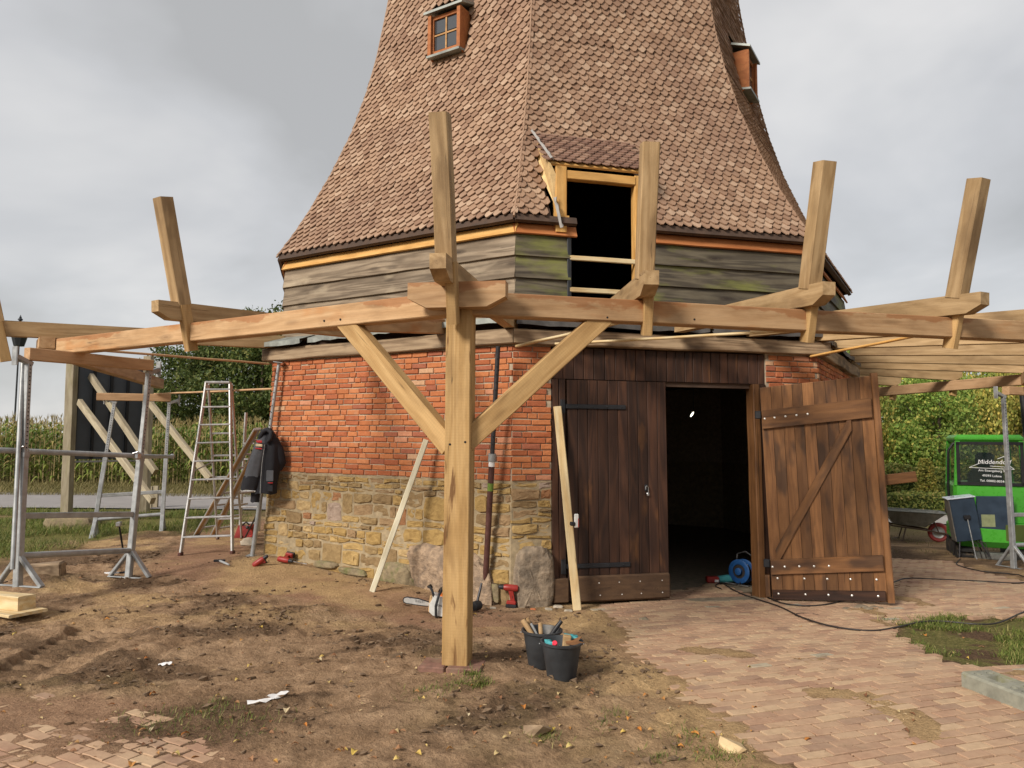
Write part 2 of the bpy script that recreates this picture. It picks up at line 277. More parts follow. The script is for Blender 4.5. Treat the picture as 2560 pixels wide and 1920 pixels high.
# shingles
s = N('shingle', .82); v = s.off(s.obj()); r = s.rnd()
c = s.ramp(r, [(0, (.31,.19,.12)), (.35, (.385,.25,.165)), (.65, (.255,.15,.095)), (.85, (.46,.32,.22)), (1, (.28,.17,.11))])
f = s.noise(s.map(v, (120, 5, 40)), 1, 3, .6); c = s.mix(.6, c, s.ramp(f, [(.28, (.58,.55,.52)), (.68, (1.05,1.05,1.05))]), 'MULTIPLY')
c = s.mix(s.math('MULTIPLY', s.ramp(s.noise(s.gen(), .9, 3), [(.48, 0.0), (.68, 1.0)]), .35), c, (.20,.115,.08))
s.col(c); s.bump(f, .5, .004); M['shingle'] = s.m
s = N('shingle_dark', .75); v = s.off(s.obj()); c = s.ramp(s.rnd(), [(0, (.165,.092,.066)), (.5, (.235,.135,.096)), (1, (.32,.20,.14))]); f = s.noise(s.map(v, (120, 5, 40)), 1, 3, .6); s.col(s.mix(.6, c, s.ramp(f, [(.28, (.58,.55,.52)), (.68, (1.05,1.05,1.05))]), 'MULTIPLY')); s.bump(f, .5, .004); M['shingle_dark'] = s.m
# pavers
s = N('paver', .88); v = s.off(s.obj()); r = s.rnd(); g = s.gen()
c = s.ramp(r, [(0, (0.412,0.252,0.162)), (.2, (0.471,0.308,0.194)), (.4, (0.374,0.224,0.146)), (.58, (0.503,0.347,0.216)), (.74, (0.439,0.280,0.178)), (.88, (0.332,0.207,0.140)), (.985, (0.374,0.336,0.248))], 'CONSTANT')
n = s.noise(v, 20, 5, .65); c = s.mix(.5, c, s.ramp(n, [(.3, (.62,.6,.58)), (.66, (1.0,1.0,1.0))]), 'MULTIPLY')
c = s.mix(s.math('MULTIPLY', s.ramp(s.noise(g, 2.2, 6, .65), [(.42, 0.0), (.66, 1.0)]), .5), c, (.47,.34,.215)); c = s.mix(s.math('MULTIPLY', s.ramp(s.noise(g, 5, 5, .6), [(.58, 0.0), (.7, 1.0)]), .45), c, (.22,.145,.095))
s.col(c); s.bump(n, .7, .006); M['paver'] = s.m
# soil
s = N('soil', .95, 0, .15); g = s.gen()
n1 = s.noise(g, 5, 8, .68); n2 = s.noise(g, 38, 6, .7); n3 = s.noise(g, 1.1, 5, .6)
c = s.ramp(n1, [(.3, (0.154,0.095,0.054)), (.45, (0.286,0.181,0.104)), (.6, (0.380,0.247,0.147)), (.75, (0.495,0.341,0.208))])
c = s.mix(s.math('MULTIPLY', s.ramp(n3, [(.44, 0.0), (.62, 1.0)]), .55), c, s.ramp(n1, [(.3, (0.297,0.189,0.109)), (.6, (0.440,0.299,0.183)), (.75, (0.517,0.367,0.233))]))
c = s.mix(s.attr('red'), c, s.ramp(n1, [(.3, (0.253,0.142,0.084)), (.6, (0.363,0.210,0.129)), (.75, (0.429,0.273,0.158))]))
c = s.mix(s.attr('sand'), c, s.ramp(n1, [(.3, (0.363,0.236,0.119)), (.6, (0.517,0.347,0.173)), (.75, (.54,.40,.23))]))
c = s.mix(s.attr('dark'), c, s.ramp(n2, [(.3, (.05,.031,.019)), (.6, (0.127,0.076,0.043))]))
c = s.mix(s.attr('grass'), c, s.ramp(n2, [(.3, (.085,.085,.025)), (.5, (.15,.145,.04)), (.7, (0.264,0.210,0.084))]))
c = s.mix(.6, c, s.ramp(n2, [(.3, (.5,.48,.45)), (.6, (1.1,1.1,1.1))]), 'MULTIPLY')
n4 = s.noise(g, 120, 3, .6); c = s.mix(s.math('MULTIPLY', s.ramp(n4, [(.62, 0.0), (.68, 1.0)]), .55), c, (0.462,0.326,0.198)); c = s.mix(s.math('MULTIPLY', s.ramp(n4, [(.30, 1.0), (.36, 0.0)]), .5), c, (.06,.038,.024))
s.col(c); s.bump(s.math('ADD', n2, s.math('MULTIPLY', n1, .8)), 1.0, .03); M['soil'] = s.m
def leafm(name, stops, vlo=.7, vhi=1.25, trans=.25):
    s = N(name, .6, 0, .25); c = s.ramp(s.rnd(), stops); c = s.mix(s.math('MULTIPLY', s.ramp(s.noise(s.gen(), .55, 3), [(.4, 0.0), (.65, 1.0)]), .6), c, s.hsv(c, .49, .95, .62))
    s.col(c)
    if trans:
        tr = s.n('ShaderNodeBsdfTranslucent'); s.put(c, tr.inputs[0]); mxs = s.n('ShaderNodeMixShader'); mxs.inputs[0].default_value = trans
        s.t.links.new(s.b.outputs[0], mxs.inputs[1]); s.t.links.new(tr.outputs[0], mxs.inputs[2]); s.t.links.new(mxs.outputs[0], s.t.nodes['Material Output'].inputs[0])
    M[name] = s.m
leafm('leaf_dark', [(0, (0.053,0.083,0.021)), (.5, (0.090,0.128,0.030)), (.85, (0.143,0.173,0.042)), (1, (0.210,0.195,0.053))])
leafm('leaf_mid', [(0, (0.141,0.235,0.043)), (.5, (0.235,0.354,0.066)), (.85, (0.376,0.448,0.094)), (1, (0.589,0.517,0.119))])
leafm('leaf_yellow', [(0, (0.224,0.269,0.049)), (.5, (0.381,0.381,0.078)), (.85, (0.582,0.493,0.112)), (1, (0.806,0.605,0.134))])
leafm('leaf_hedge', [(0, (0.131,0.175,0.039)), (.5, (0.262,0.306,0.066)), (.9, (0.437,0.415,0.109)), (1, (0.612,0.437,0.153))])
leafm('corn_leaf', [(0, (.10,.17,.03)), (.45, (.19,.28,.05)), (.78, (.32,.36,.085)), (.9, (.42,.36,.12)), (1, (.50,.38,.15))])
leafm('corn_top', [(0, (0.293,0.225,0.088)), (.6, (0.411,0.313,0.137)), (1, (0.254,0.235,0.078))]); leafm('corn_dry', [(0, (.20,.14,.06)), (.6, (.30,.21,.09)), (1, (.16,.15,.04))])
leafm('grass_blade', [(0, (0.072,0.111,0.019)), (.45, (0.130,0.176,0.034)), (.8, (0.221,0.234,0.058)), (1, (0.390,0.325,0.130))]); leafm('grass_dry', [(0, (.13,.12,.035)), (.5, (.22,.19,.07)), (1, (.34,.27,.13))])
leafm('fall_mix', [(0, (.20,.09,.04)), (.35, (.33,.17,.08)), (.6, (.42,.20,.05)), (.8, (.52,.40,.2)), (1, (.62,.42,.08))], trans=.1); leafm('fall_yellow', [(0, (.50,.34,.06)), (1, (.56,.44,.16))], trans=.1); leafm('fall_orange', [(0, (.46,.17,.03)), (1, (.55,.27,.07))], trans=.1); leafm('fall_brown', [(0, (.23,.10,.045)), (1, (.36,.2,.10))], trans=.1); leafm('fall_pale', [(0, (.55,.44,.26)), (1, (.66,.55,.36))], trans=.1)

# ---------------------------------------------------------------- mesh helpers
WM = {}
I4 = Matrix.Identity(4)
def V3(*a): return Vector(a)
class MB:
    def __init__(s): s.v = []; s.f = []; s.r = []; s.cur = 0.0
    def add(s, vs, fs, Mx=None):
        o = len(s.v)
        s.v += [tuple(Mx @ Vector(p)) for p in vs] if Mx is not None else [tuple(p) for p in vs]
        s.f += [tuple(i + o for i in f) for f in fs]; s.r += [s.cur] * len(fs); return s
    def box(s, c, sz, Mx=None):
        x, y, z = c; a, b, d = sz[0] / 2, sz[1] / 2, sz[2] / 2
        return s.add([(x - a, y - b, z - d), (x + a, y - b, z - d), (x + a, y + b, z - d), (x - a, y + b, z - d), (x - a, y - b, z + d), (x + a, y - b, z + d), (x + a, y + b, z + d), (x - a, y + b, z + d)],
                     [(0, 3, 2, 1), (4, 5, 6, 7), (0, 1, 5, 4), (1, 2, 6, 5), (2, 3, 7, 6), (3, 0, 4, 7)], Mx)
    def rbox(s, c, sz, r=.01, Mx=None):
        x, y, z = c; a, b, d = sz[0] / 2, sz[1] / 2, sz[2] / 2; r = min(r, a * .9, b * .9, d * .9); pts = []
        for i in (-1, 1):
            for j in (-1, 1):
                for k in (-1, 1): pts += [(x + i * a, y + j * (b - r), z + k * (d - r)), (x + i * (a - r), y + j * b, z + k * (d - r)), (x + i * (a - r), y + j * (b - r), z + k * d)]
        return s.hull(pts, Mx)
    def hull(s, pts, Mx=None):
        bm = bmesh.new(); [bm.verts.new(p) for p in pts]; bm.verts.ensure_lookup_table()
        bmesh.ops.convex_hull(bm, input=bm.verts[:]); bm.verts.index_update()
        used = [v for v in bm.verts if v.link_faces]; ix = {v: i for i, v in enumerate(used)}
        s.add([v.co[:] for v in used], [tuple(ix[v] for v in f.verts) for f in bm.faces], Mx); bm.free(); return s
    def prism(s, poly, z0, z1, Mx=None):
        n = len(poly); a = sum(poly[i][0] * poly[(i + 1) % n][1] - poly[(i + 1) % n][0] * poly[i][1] for i in range(n))
        if a < 0: poly = poly[::-1]
        return s.add([(x, y, z0) for x, y in poly] + [(x, y, z1) for x, y in poly], [tuple(range(n))[::-1], tuple(range(n, 2 * n))] + [(i, (i + 1) % n, n + (i + 1) % n, n + i) for i in range(n)], Mx)
    def tube(s, pts, r, n=8, cap=True, Mx=None):
        pts = [Vector(p) for p in pts]; rs = r if isinstance(r, (list, tuple)) else [r] * len(pts); vs = []; fs = []; pu = None
        for i, p in enumerate(pts):
            t = (pts[min(i + 1, len(pts) - 1)] - pts[max(i - 1, 0)]).normalized()
            if pu is None: pu = t.orthogonal().normalized()
            u = (pu - t * pu.dot(t)).normalized(); pu = u; w_ = t.cross(u)
            vs += [p + (u * math.cos(2 * math.pi * k / n) + w_ * math.sin(2 * math.pi * k / n)) * rs[i] for k in range(n)]
        for i in range(len(pts) - 1):
            for k in range(n): a = i * n + k; b = i * n + (k + 1) % n; fs.append((a, b, b + n, a + n))
        if cap: fs += [tuple(range(n))[::-1], tuple(range((len(pts) - 1) * n, len(pts) * n))]
        return s.add(vs, fs, Mx)
    def lathe(s, prof, n=20, Mx=None, cap=True):
        vs = [(r * math.cos(2 * math.pi * k / n), r * math.sin(2 * math.pi * k / n), z) for r, z in prof for k in range(n)]; fs = []
        for i in range(len(prof) - 1):
            for k in range(n): a = i * n + k; b = i * n + (k + 1) % n; fs.append((a, b, b + n, a + n))
        if cap: fs += [tuple(range(n))[::-1], tuple(range((len(prof) - 1) * n, len(prof) * n))]
        return s.add(vs, fs, Mx)
    def mesh(s, name):
        me = bpy.data.meshes.new(name); me.from_pydata(s.v, [], s.f); me.update()
        if any(s.r): a = me.attributes.new('rnd', 'FLOAT', 'FACE'); a.data.foreach_set('value', s.r)
        return me
    def build(s, name, mat, parent=None, Mx=I4, smooth=False): return ob(name, s.mesh(name), mat, parent, Mx, smooth)
def ob(name, me, mat, parent=None, Mx=I4, smooth=False):
    if mat and not me.materials: me.materials.append(M[mat])
    if smooth:
        me.polygons.foreach_set('use_smooth', [True] * len(me.polygons))
        try: me.set_sharp_from_angle(angle=rad(40))
        except Exception: pass
    o = bpy.data.objects.new(name, me); col.objects.link(o); o.matrix_basis = Mx; WM[o] = Mx.copy()
    if parent: o.parent = parent; o.matrix_parent_inverse = WM[parent].inverted()
    return o
def tag(o, label, cat, group=None, kind=None):
    if label: o['label'] = label
    if cat: o['category'] = cat
    if group: o['group'] = group
    if kind: o['kind'] = kind
    return o
def thing(name, label, cat, loc, group=None, Mx=None):
    o = bpy.data.objects.new(name, None); o.empty_display_size = .1; col.objects.link(o); m = Mx if Mx is not None else Matrix.Translation(loc); o.matrix_basis = m; WM[o] = m.copy(); return tag(o, label, cat, group)
def struct(o): o['kind'] = 'structure'; return o
def stuff(o): o['kind'] = 'stuff'; return o
def fr(p0, xdir, up=(0, 0, 1)):
    x = Vector(xdir).normalized(); up = Vector(up); y = up.cross(x)
    if y.length < 1e-4: y = Vector((0, 1, 0)).cross(x)
    y.normalize(); z = x.cross(y); m = Matrix((x, y, z)).transposed().to_4x4(); m.translation = Vector(p0); return m
def fyz(p0, ydir, up=(0, 0, 1)):
    z = Vector(up).normalized(); y = Vector(ydir); y = (y - z * y.dot(z)).normalized(); x = y.cross(z); m = Matrix((x, y, z)).transposed().to_4x4(); m.translation = Vector(p0); return m
def beam(name, p0, p1, w_, h, mat, parent=None, up=(0, 0, 1), c=.007, cham=None, warp=.003, mb=None):
    p0 = Vector(p0); p1 = Vector(p1); L = (p1 - p0).length; Mx = fr(p0, p1 - p0, up); b = MB()
    if cham:   # lower end chamfers (at start, at end)
        a0, a1 = cham; poly = [(0, h / 2)] + ([(0, -h * .12), (h * .75, -h / 2)] if a0 else [(0, -h / 2)]) + ([(L - h * .75, -h / 2), (L, -h * .12)] if a1 else [(L, -h / 2)]) + [(L, h / 2)]
        b.prism(poly, -w_ / 2, w_ / 2, Matrix(((1, 0, 0, 0), (0, 0, -1, 0), (0, 1, 0, 0), (0, 0, 0, 1))))
    else:
        n = max(1, min(8, int(L / .4))); sec = [(-w_/2 + c, -h/2), (w_/2 - c, -h/2), (w_/2, -h/2 + c), (w_/2, h/2 - c), (w_/2 - c, h/2), (-w_/2 + c, h/2), (-w_/2, h/2 - c), (-w_/2, -h/2 + c)]
        vs = []; fs = []
        for i in range(n + 1):
            jy, jz = (rng.uniform(-warp, warp), rng.uniform(-warp, warp)) if 0 < i < n else (0, 0)
            vs += [(L * i / n, y + jy, z + jz) for y, z in sec]
        for i in range(n):
            for k in range(8): q = i * 8 + k; q2 = i * 8 + (k + 1) % 8; fs.append((q, q + 8, q2 + 8, q2))
        fs += [tuple(range(8)), tuple(range(n * 8, n * 8 + 8))[::-1]]
        b.add(vs, fs)
    return b.build(name, mat, parent, Mx)
def stick(name, p0, p1, r, mat, parent=None, n=10, r2=None):
    p0 = Vector(p0); p1 = Vector(p1); L = (p1 - p0).length
    return MB().tube([(0, 0, 0), (L, 0, 0)], [r, r2 if r2 else r], n).build(name, mat, parent, fr(p0, p1 - p0), True)
def rodo(name, pts, r, mat, parent=None, n=8): return MB().tube(pts, r, n).build(name, mat, parent, I4, True)
def text(name, body, size, mat, parent, Mx, depth=.0008, shear=0, align='CENTER'):
    cu = bpy.data.curves.new(name, 'FONT'); cu.body = body; cu.size = size; cu.extrude = depth; cu.shear = shear; cu.align_x = align; cu.resolution_u = 3
    t = bpy.data.objects.new(name, cu); col.objects.link(t); dg = bpy.context.evaluated_depsgraph_get(); me = bpy.data.meshes.new_from_object(t.evaluated_get(dg)); bpy.data.objects.remove(t); bpy.data.curves.remove(cu)
    me.materials.clear(); return ob(name, me, mat, parent, Mx)
def np_mesh(name, v, f, rnd=None, mat=None, attrs=None):
    me = bpy.data.meshes.new(name); k = f.shape[1]; me.vertices.add(len(v)); me.vertices.foreach_set('co', np.asarray(v, np.float32).ravel())
    me.loops.add(f.size); me.loops.foreach_set('vertex_index', f.astype(np.int32).ravel()); me.polygons.add(len(f)); me.polygons.foreach_set('loop_start', np.arange(0, f.size, k, dtype=np.int32))
    me.polygons.foreach_set('loop_total', np.full(len(f), k, np.int32)) if bpy.app.version < (4, 1, 0) else None
    if rnd is not None: a = me.attributes.new('rnd', 'FLOAT', 'FACE'); a.data.foreach_set('value', np.asarray(rnd, np.float32))
    for nm, ar in (attrs or {}).items(): a = me.attributes.new(nm, 'FLOAT', 'POINT'); a.data.foreach_set('value', np.asarray(ar, np.float32).ravel())
    me.update(calc_edges=True)
    if mat: me.materials.append(M[mat])
    return me

# ================================================================ THE SETTING
def axis(dense0, dense1, st, lim0, lim1):
    a = list(np.arange(dense0, dense1, st)); s_ = st; x = dense1; up = []
    while x < lim1: up.append(x); s_ *= 1.22; x += s_
    up.append(lim1); s_ = st; x = dense0 - st; dn = []
    while x > lim0: dn.append(x); s_ *= 1.22; x -= s_
    dn.append(lim0); return np.array(dn[::-1] + a + up)
xs = axis(-6.0, 6.2, .027, -700, 700)
ys = np.concatenate([axis(2.5, 7.2, .026, -60, 7.2)[:-1], np.arange(7.2, 9.0, .04), axis(9.0, 14.0, .06, 8.99, 900)[1:]])
X, Y = np.meshgrid(xs, ys); od, n1, n2, pv, pl, lw, ring, verge = masks(X, Y); mic = micro(X, Y)
Z = T(X, Y) + mic - .10 * (1 - sm(-.45, -.3, od)) - .12 * sm(30, 80, np.hypot(X, Y - 10))
nx, ny = len(xs), len(ys); ii = np.arange(nx * ny).reshape(ny, nx)
F = np.stack([ii[:-1, :-1], ii[:-1, 1:], ii[1:, 1:], ii[1:, :-1]], -1).reshape(-1, 4)
blob = lambda u, v, r_, a=1.0: a * np.exp(-(((X - ground_px(u, v).x) / r_) ** 2 + ((Y - ground_px(u, v).y) / r_) ** 2))
sand = np.clip(sm(.52, .68, fbm(X * 1.3, Y * 2.2, 5, 61)) * .8 * sm(6.2, 7.4, Y) + sm(.35, .8, blob(1330, 1345, .75) * 1.3 * (.6 + n2)) + sm(.25, .8, blob(600, 1240, .9) * (.5 + n2)) * .8 + pv * .55 * sm(.4, .6, n2) + sm(.3, .8, blob(230, 1175, .5) * (.5 + n2)) * .9 + sm(.3, .8, blob(800, 1260, .8) * (.5 + n2)) * .7, 0, 1) * (1 - verge)
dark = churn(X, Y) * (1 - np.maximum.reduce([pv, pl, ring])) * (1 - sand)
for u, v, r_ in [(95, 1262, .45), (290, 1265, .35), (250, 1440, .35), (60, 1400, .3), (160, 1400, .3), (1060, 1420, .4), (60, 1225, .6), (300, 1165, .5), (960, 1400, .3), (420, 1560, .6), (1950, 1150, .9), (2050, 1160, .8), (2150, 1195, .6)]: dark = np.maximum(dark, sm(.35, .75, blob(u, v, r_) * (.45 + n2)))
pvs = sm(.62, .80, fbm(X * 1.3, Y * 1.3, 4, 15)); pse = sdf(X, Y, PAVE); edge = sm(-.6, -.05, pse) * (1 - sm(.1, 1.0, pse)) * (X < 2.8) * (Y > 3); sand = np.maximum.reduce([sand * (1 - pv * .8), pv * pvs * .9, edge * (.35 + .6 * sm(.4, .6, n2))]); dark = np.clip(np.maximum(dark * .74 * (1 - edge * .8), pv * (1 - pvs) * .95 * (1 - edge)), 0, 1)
grass = np.clip(np.maximum(verge * sm(.35, .5, n1 + n2 * .4), np.maximum(lw * sm(.38, .5, n2) * .9, sm(16, 22, np.hypot(X, Y)))) + sm(.62, .72, fbm(X * 2, Y * 2, 4, 81)) * .12 * (1 - pv), 0, 1)
red = np.clip(np.maximum.reduce([ring * .9, pv * .6, pl * .6]), 0, 1)
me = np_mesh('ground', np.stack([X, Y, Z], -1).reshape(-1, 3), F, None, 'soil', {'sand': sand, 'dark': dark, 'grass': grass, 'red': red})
me.polygons.foreach_set('use_smooth', [True] * len(me.polygons)); struct(ob('ground', me, None))

# roads far behind
def strip(name, p, q, wd, mat, z, n=40):
    p = np.array(p, float); q = np.array(q, float); d = (q - p) / np.hypot(*(q - p)); nn = np.array([-d[1], d[0]]); vs = []
    for i in range(n + 1):
        c_ = p + (q - p) * i / n
        for s_ in (-.5, -.17, .17, .5): a = c_ + nn * wd * s_; vs.append((a[0], a[1], float(T(*a)) + z))
    fs = [(i * 4 + k, i * 4 + k + 1, i * 4 + k + 5, i * 4 + k + 4) for i in range(n) for k in range(3)]
    return MB().add(vs, fs).build(name, mat)
struct(strip('road', (-70, 17.2), (1, 19.8), 4.8, 'asphalt', .03))
struct(strip('gravel_lane', (4, 19.6), (60, 14.0), 2.6, 'pale_road', .03))

# brick paving: bed sheet + single pavers
def paver_mesh(seed):
    r_ = random.Random(seed); L, W, H, c_ = .0845, .0362, .05, .0025; j = lambda: r_.uniform(-.0016, .0016)
    top = [(sx * (L - c_) + j(), sy * (W - c_) + j(), H + j()) for sx, sy in ((-1, -1), (1, -1), (1, 1), (-1, 1))]; mid = [(sx * L + j(), sy * W + j(), H - c_ * 1.2) for sx, sy in ((-1, -1), (1, -1), (1, 1), (-1, 1))]
    bot = [(sx * L, sy * W, 0) for sx, sy in ((-1, -1), (1, -1), (1, 1), (-1, 1))]
    return top + mid + bot, [(0, 1, 2, 3)] + [f for k in range(4) for f in ((4 + k, 4 + (k + 1) % 4, (k + 1) % 4, k), (8 + k, 8 + (k + 1) % 4, 4 + (k + 1) % 4, 4 + k))]
PVM = [paver_mesh(i) for i in range(8)]
def paving(name, poly, ang, low, nobj, door=False):
    bed = MB(); P_ = np.array(poly); bx0, by0 = P_.min(0); bx1, by1 = P_.max(0)
    n = 14
    for i in range(n):
        for j in range(n):
            x0, y0, x1, y1 = bx0 + (bx1 - bx0) * i / n, by0 + (by1 - by0) * j / n, bx0 + (bx1 - bx0) * (i + 1) / n, by0 + (by1 - by0) * (j + 1) / n
            if sdf(np.array([(x0 + x1) / 2]), np.array([(y0 + y1) / 2]), poly)[0] < .1: bed.add([(x, y, float(T(x, y)) - .07) for x, y in ((x0, y0), (x1, y0), (x1, y1), (x0, y1))], [(0, 1, 2, 3)])
    base = struct(bed.build(name, 'mortar_stone'))
    ca, sa = math.cos(ang), math.sin(ang); cs = []
    c0 = P_.mean(0); rows = np.arange(-112, 113)
    for r_ in rows:
        k = np.arange(-52, 53); a = k * .180 + (.09 if r_ % 2 else 0) + nr.uniform(-.004, .004, len(k)); b = np.full(len(k), r_ * .0825) + nr.uniform(-.003, .003, len(k))
        cs.append(np.stack([c0[0] + a * ca - b * sa, c0[1] + a * sa + b * ca], -1))
    cs = np.concatenate(cs); x, y = cs[:, 0], cs[:, 1]; d = sdf(x, y, poly); o_ = oct_d(x, y); ok = (d < -.05) & (o_ > 4.62) & (np.hypot(x, y) < 14) & (y > 2.5)
    if door:
        e = corner(1, 5, 0) - corner(0, 5, 0); e.normalize(); mid = (corner(0, 5, 0) + corner(1, 5, 0)) / 2; s_ = (x - mid.x) * e.x + (y - mid.y) * e.y
        ok = (d < -.05) & (np.hypot(x, y) < 14) & (y > 2.5) & ((o_ > 4.62) | ((s_ > -.25) & (s_ < .95) & (o_ > 2.9) & (o_ < 4.7) & (y < 10.5))); ok &= sdf(x, y, LAWN) > -.02
    elif low: pass
    # in front of the camera only, near ones first
    ok &= np.abs(x) < y * .86 + .5
    cs = cs[ok]; cs = cs[np.argsort(np.hypot(cs[:, 0], cs[:, 1] - .0))]; hz = T(cs[:, 0], cs[:, 1]); nz = fbm(cs[:, 0] * 1.1, cs[:, 1] * 1.1, 3, 91)
    sdv = sdf(cs[:, 0], cs[:, 1], poly) + (fbm(cs[:, 0] * 1.8, cs[:, 1] * 1.8, 3, 19) - .5) * .7
    rest = MB(); meshes = []
    for i, (v_, f_) in enumerate(PVM): meshes.append(MB().add(v_, f_).mesh('paver'))
    cnt = 0
    for i, (x, y) in enumerate(cs):
        e_ = .1; gx = (float(T(x + e_, y)) - hz[i]) / e_; gy = (float(T(x, y + e_)) - hz[i]) / e_
        z = hz[i] - .05 + low + (nz[i] - .5) * .022 + rng.uniform(-.0025, .0025) - (.026 * float(sm(-.40, .08, sdv[i])) * (1 if door else .25) if x < 2.6 else 0)
        u_ = Vector((-gx + rng.uniform(-.012, .012), -gy + rng.uniform(-.012, .012), 1)).normalized(); m = fyz((x, y, z), (-sa, ca, 0), u_) @ Matrix.Rotation(rng.uniform(-.012, .012), 4, 'Z')
        vis = abs(x) < y * .72 and y > 3.6
        if cnt < nobj and vis and nz[i] > .36: ob('paver', meshes[i % 8], 'paver', base, m); cnt += 1
        else: rest.cur = rng.random(); rest.add(*PVM[i % 8], m)
    if rest.v: stuff(rest.build('paver_field', 'paver', base))
    return base
paving('brick_paving', PAVE, rad(17), .0085, 300, True)
paving('brick_path', PAVEL, rad(-28), -.0035, 60)

# ================================================================ WINDMILL
def Rw(z): return 5.0 - .07 * (z + .4) / 3.07
PRF = [(4.10, 4.93), (4.45, 4.70), (4.85, 4.47), (5.4, 4.19), (6.1, 3.88), (6.8, 3.65), (7.4, 3.50), (8.1, 3.37), (9.0, 3.22), (10.2, 3.05), (12.5, 2.75)]
def Rb(z): return float(np.interp(z, [p[0] for p in PRF], [p[1] for p in PRF]))
def cR(v): return lambda z: v
def face_m(k, s, z, Rf, off=0.0):
    def mid(z_): r = Rf(z_); return (corner(k, r, z_) + corner(k + 1, r, z_)) / 2
    e = (corner(k + 1, 1, 0) - corner(k, 1, 0)).normalized(); t = (mid(z + .02) - mid(z - .02)).normalized(); n = e.cross(t); m = Matrix((e, t, n)).transposed().to_4x4(); m.translation = mid(z) + e * s + n * off; return m
def half(R): return R * math.sin(math.pi / 8)
def fp(k, s, z, Rf, off=0.0): return face_m(k, s, z, Rf, off).translation
def slab(b, k, s0, s1, z0, z1, Rf, off=0.0, th=.4):
    g = lambda s, z, o: fp(k, half(Rf(z)) * (1 if s > 0 else -1) + (-math.tan(math.pi / 8) * (off - o) * (1 if s > 0 else -1)) if abs(s) > 9 else s, z, Rf, o)
    p = [g(s0, z0, off), g(s1, z0, off), g(s1, z1, off), g(s0, z1, off), g(s0, z0, off - th), g(s1, z0, off - th), g(s1, z1, off - th), g(s0, z1, off - th)]
    b.add(p, [(0, 1, 2, 3), (5, 4, 7, 6), (4, 0, 3, 7), (1, 5, 6, 2), (3, 2, 6, 7), (4, 5, 1, 0)])
mill = thing('windmill', 'tall shingled windmill on an orange brick and sandstone base with dark double doors', 'windmill', (CX, CY, -.14))
bw, sw = MB(), MB()
for k in range(-4, 4):
    if k == 0:
        for s0, s1 in ((-99, -1.46), (1.19, 99)): slab(sw, k, s0, s1, -.45, 1.2, Rw); slab(bw, k, s0, s1, 1.2, 2.78, Rw)
    else: slab(sw, k, -99, 99, -.45, 1.2, Rw); slab(bw, k, -99, 99, 1.2, 2.78, Rw)
stone_wall = sw.build('stone_wall', 'mortar_stone', mill); brick_wall = bw.build('brick_wall', 'mortar', mill)
# bricks
def chunk(L, W, H, c_, seed, j0=.0025):
    r_ = random.Random(seed); j = lambda a=j0: r_.uniform(-a, a); q = ((-1, -1), (1, -1), (1, 1), (-1, 1)); n = []
    top = [(x * (L / 2 - c_) + j(), y * (W / 2 - c_) + j(), H + j()) for x, y in q]; mid = [(x * L / 2 + j(), y * W / 2 + j(), H - c_ * .8) for x, y in q]; bot = [(x * L / 2, y * W / 2, 0) for x, y in q]
    return top + mid + bot, [(0, 1, 2, 3)] + [f for k in range(4) for f in ((4 + k, 4 + (k + 1) % 4, (k + 1) % 4, k), (8 + k, 8 + (k + 1) % 4, 4 + (k + 1) % 4, 4 + k))]
BL = {l: [chunk(l, .055, .026, .006, int(l * 1000) + i) for i in range(6)] for l in (.205, .10, .15)}
BME = {l: [MB().add(*c_).mesh('brick') for c_ in BL[l]] for l in BL}
bl = []
for k in (-2, -1, 0, 1):
    for r_ in range(22):
        z = 1.235 + r_ * .0665; h = half(Rw(z)); s = -h + (.0 if r_ % 2 else -.05)
        while s < h - .04:
            l = rng.choices([.205, .10, .15], [.66, .26, .08])[0]; ln = min(l * rng.uniform(.95, 1.05), h - s + .0); s0 = max(s, -h); c_ = (s0 + s + ln) / 2; ln2 = s + ln - s0
            s += ln + .011
            if ln2 < .04: continue
            if k == 0 and -1.46 - ln2 / 2 < c_ < 1.19 + ln2 / 2:
                if s0 < -1.46 < s0 + ln2 and -1.46 - s0 > .05: ln2 = -1.462 - s0; c_ = s0 + ln2 / 2
                elif s0 < 1.19 < s0 + ln2 and s0 + ln2 - 1.19 > .05: ln2 = s0 + ln2 - 1.192; c_ = 1.192 + ln2 / 2
                else: continue
            m = face_m(k, c_, z + rng.uniform(-.003, .003), Rw, -.012 + rng.uniform(-.004, .005)) @ Matrix.Rotation(rng.uniform(-.012, .012), 4, 'Z') @ Matrix.Diagonal((ln2 / l, rng.uniform(.92, 1.06), 1, 1))
            bl.append(((m.translation - EYE).length + (0 if k in (-1, 0) else 9), l, m))
bl.sort(key=lambda t: t[0]); rest = MB()
for i, (d, l, m) in enumerate(bl):
    if i < 300: ob('brick', BME[l][i % 6], 'brick', brick_wall, m)
    else: rest.cur = rng.random(); rest.add(*BL[l][i % 6], m)
stuff(rest.build('brick_mass', 'brick', brick_wall))
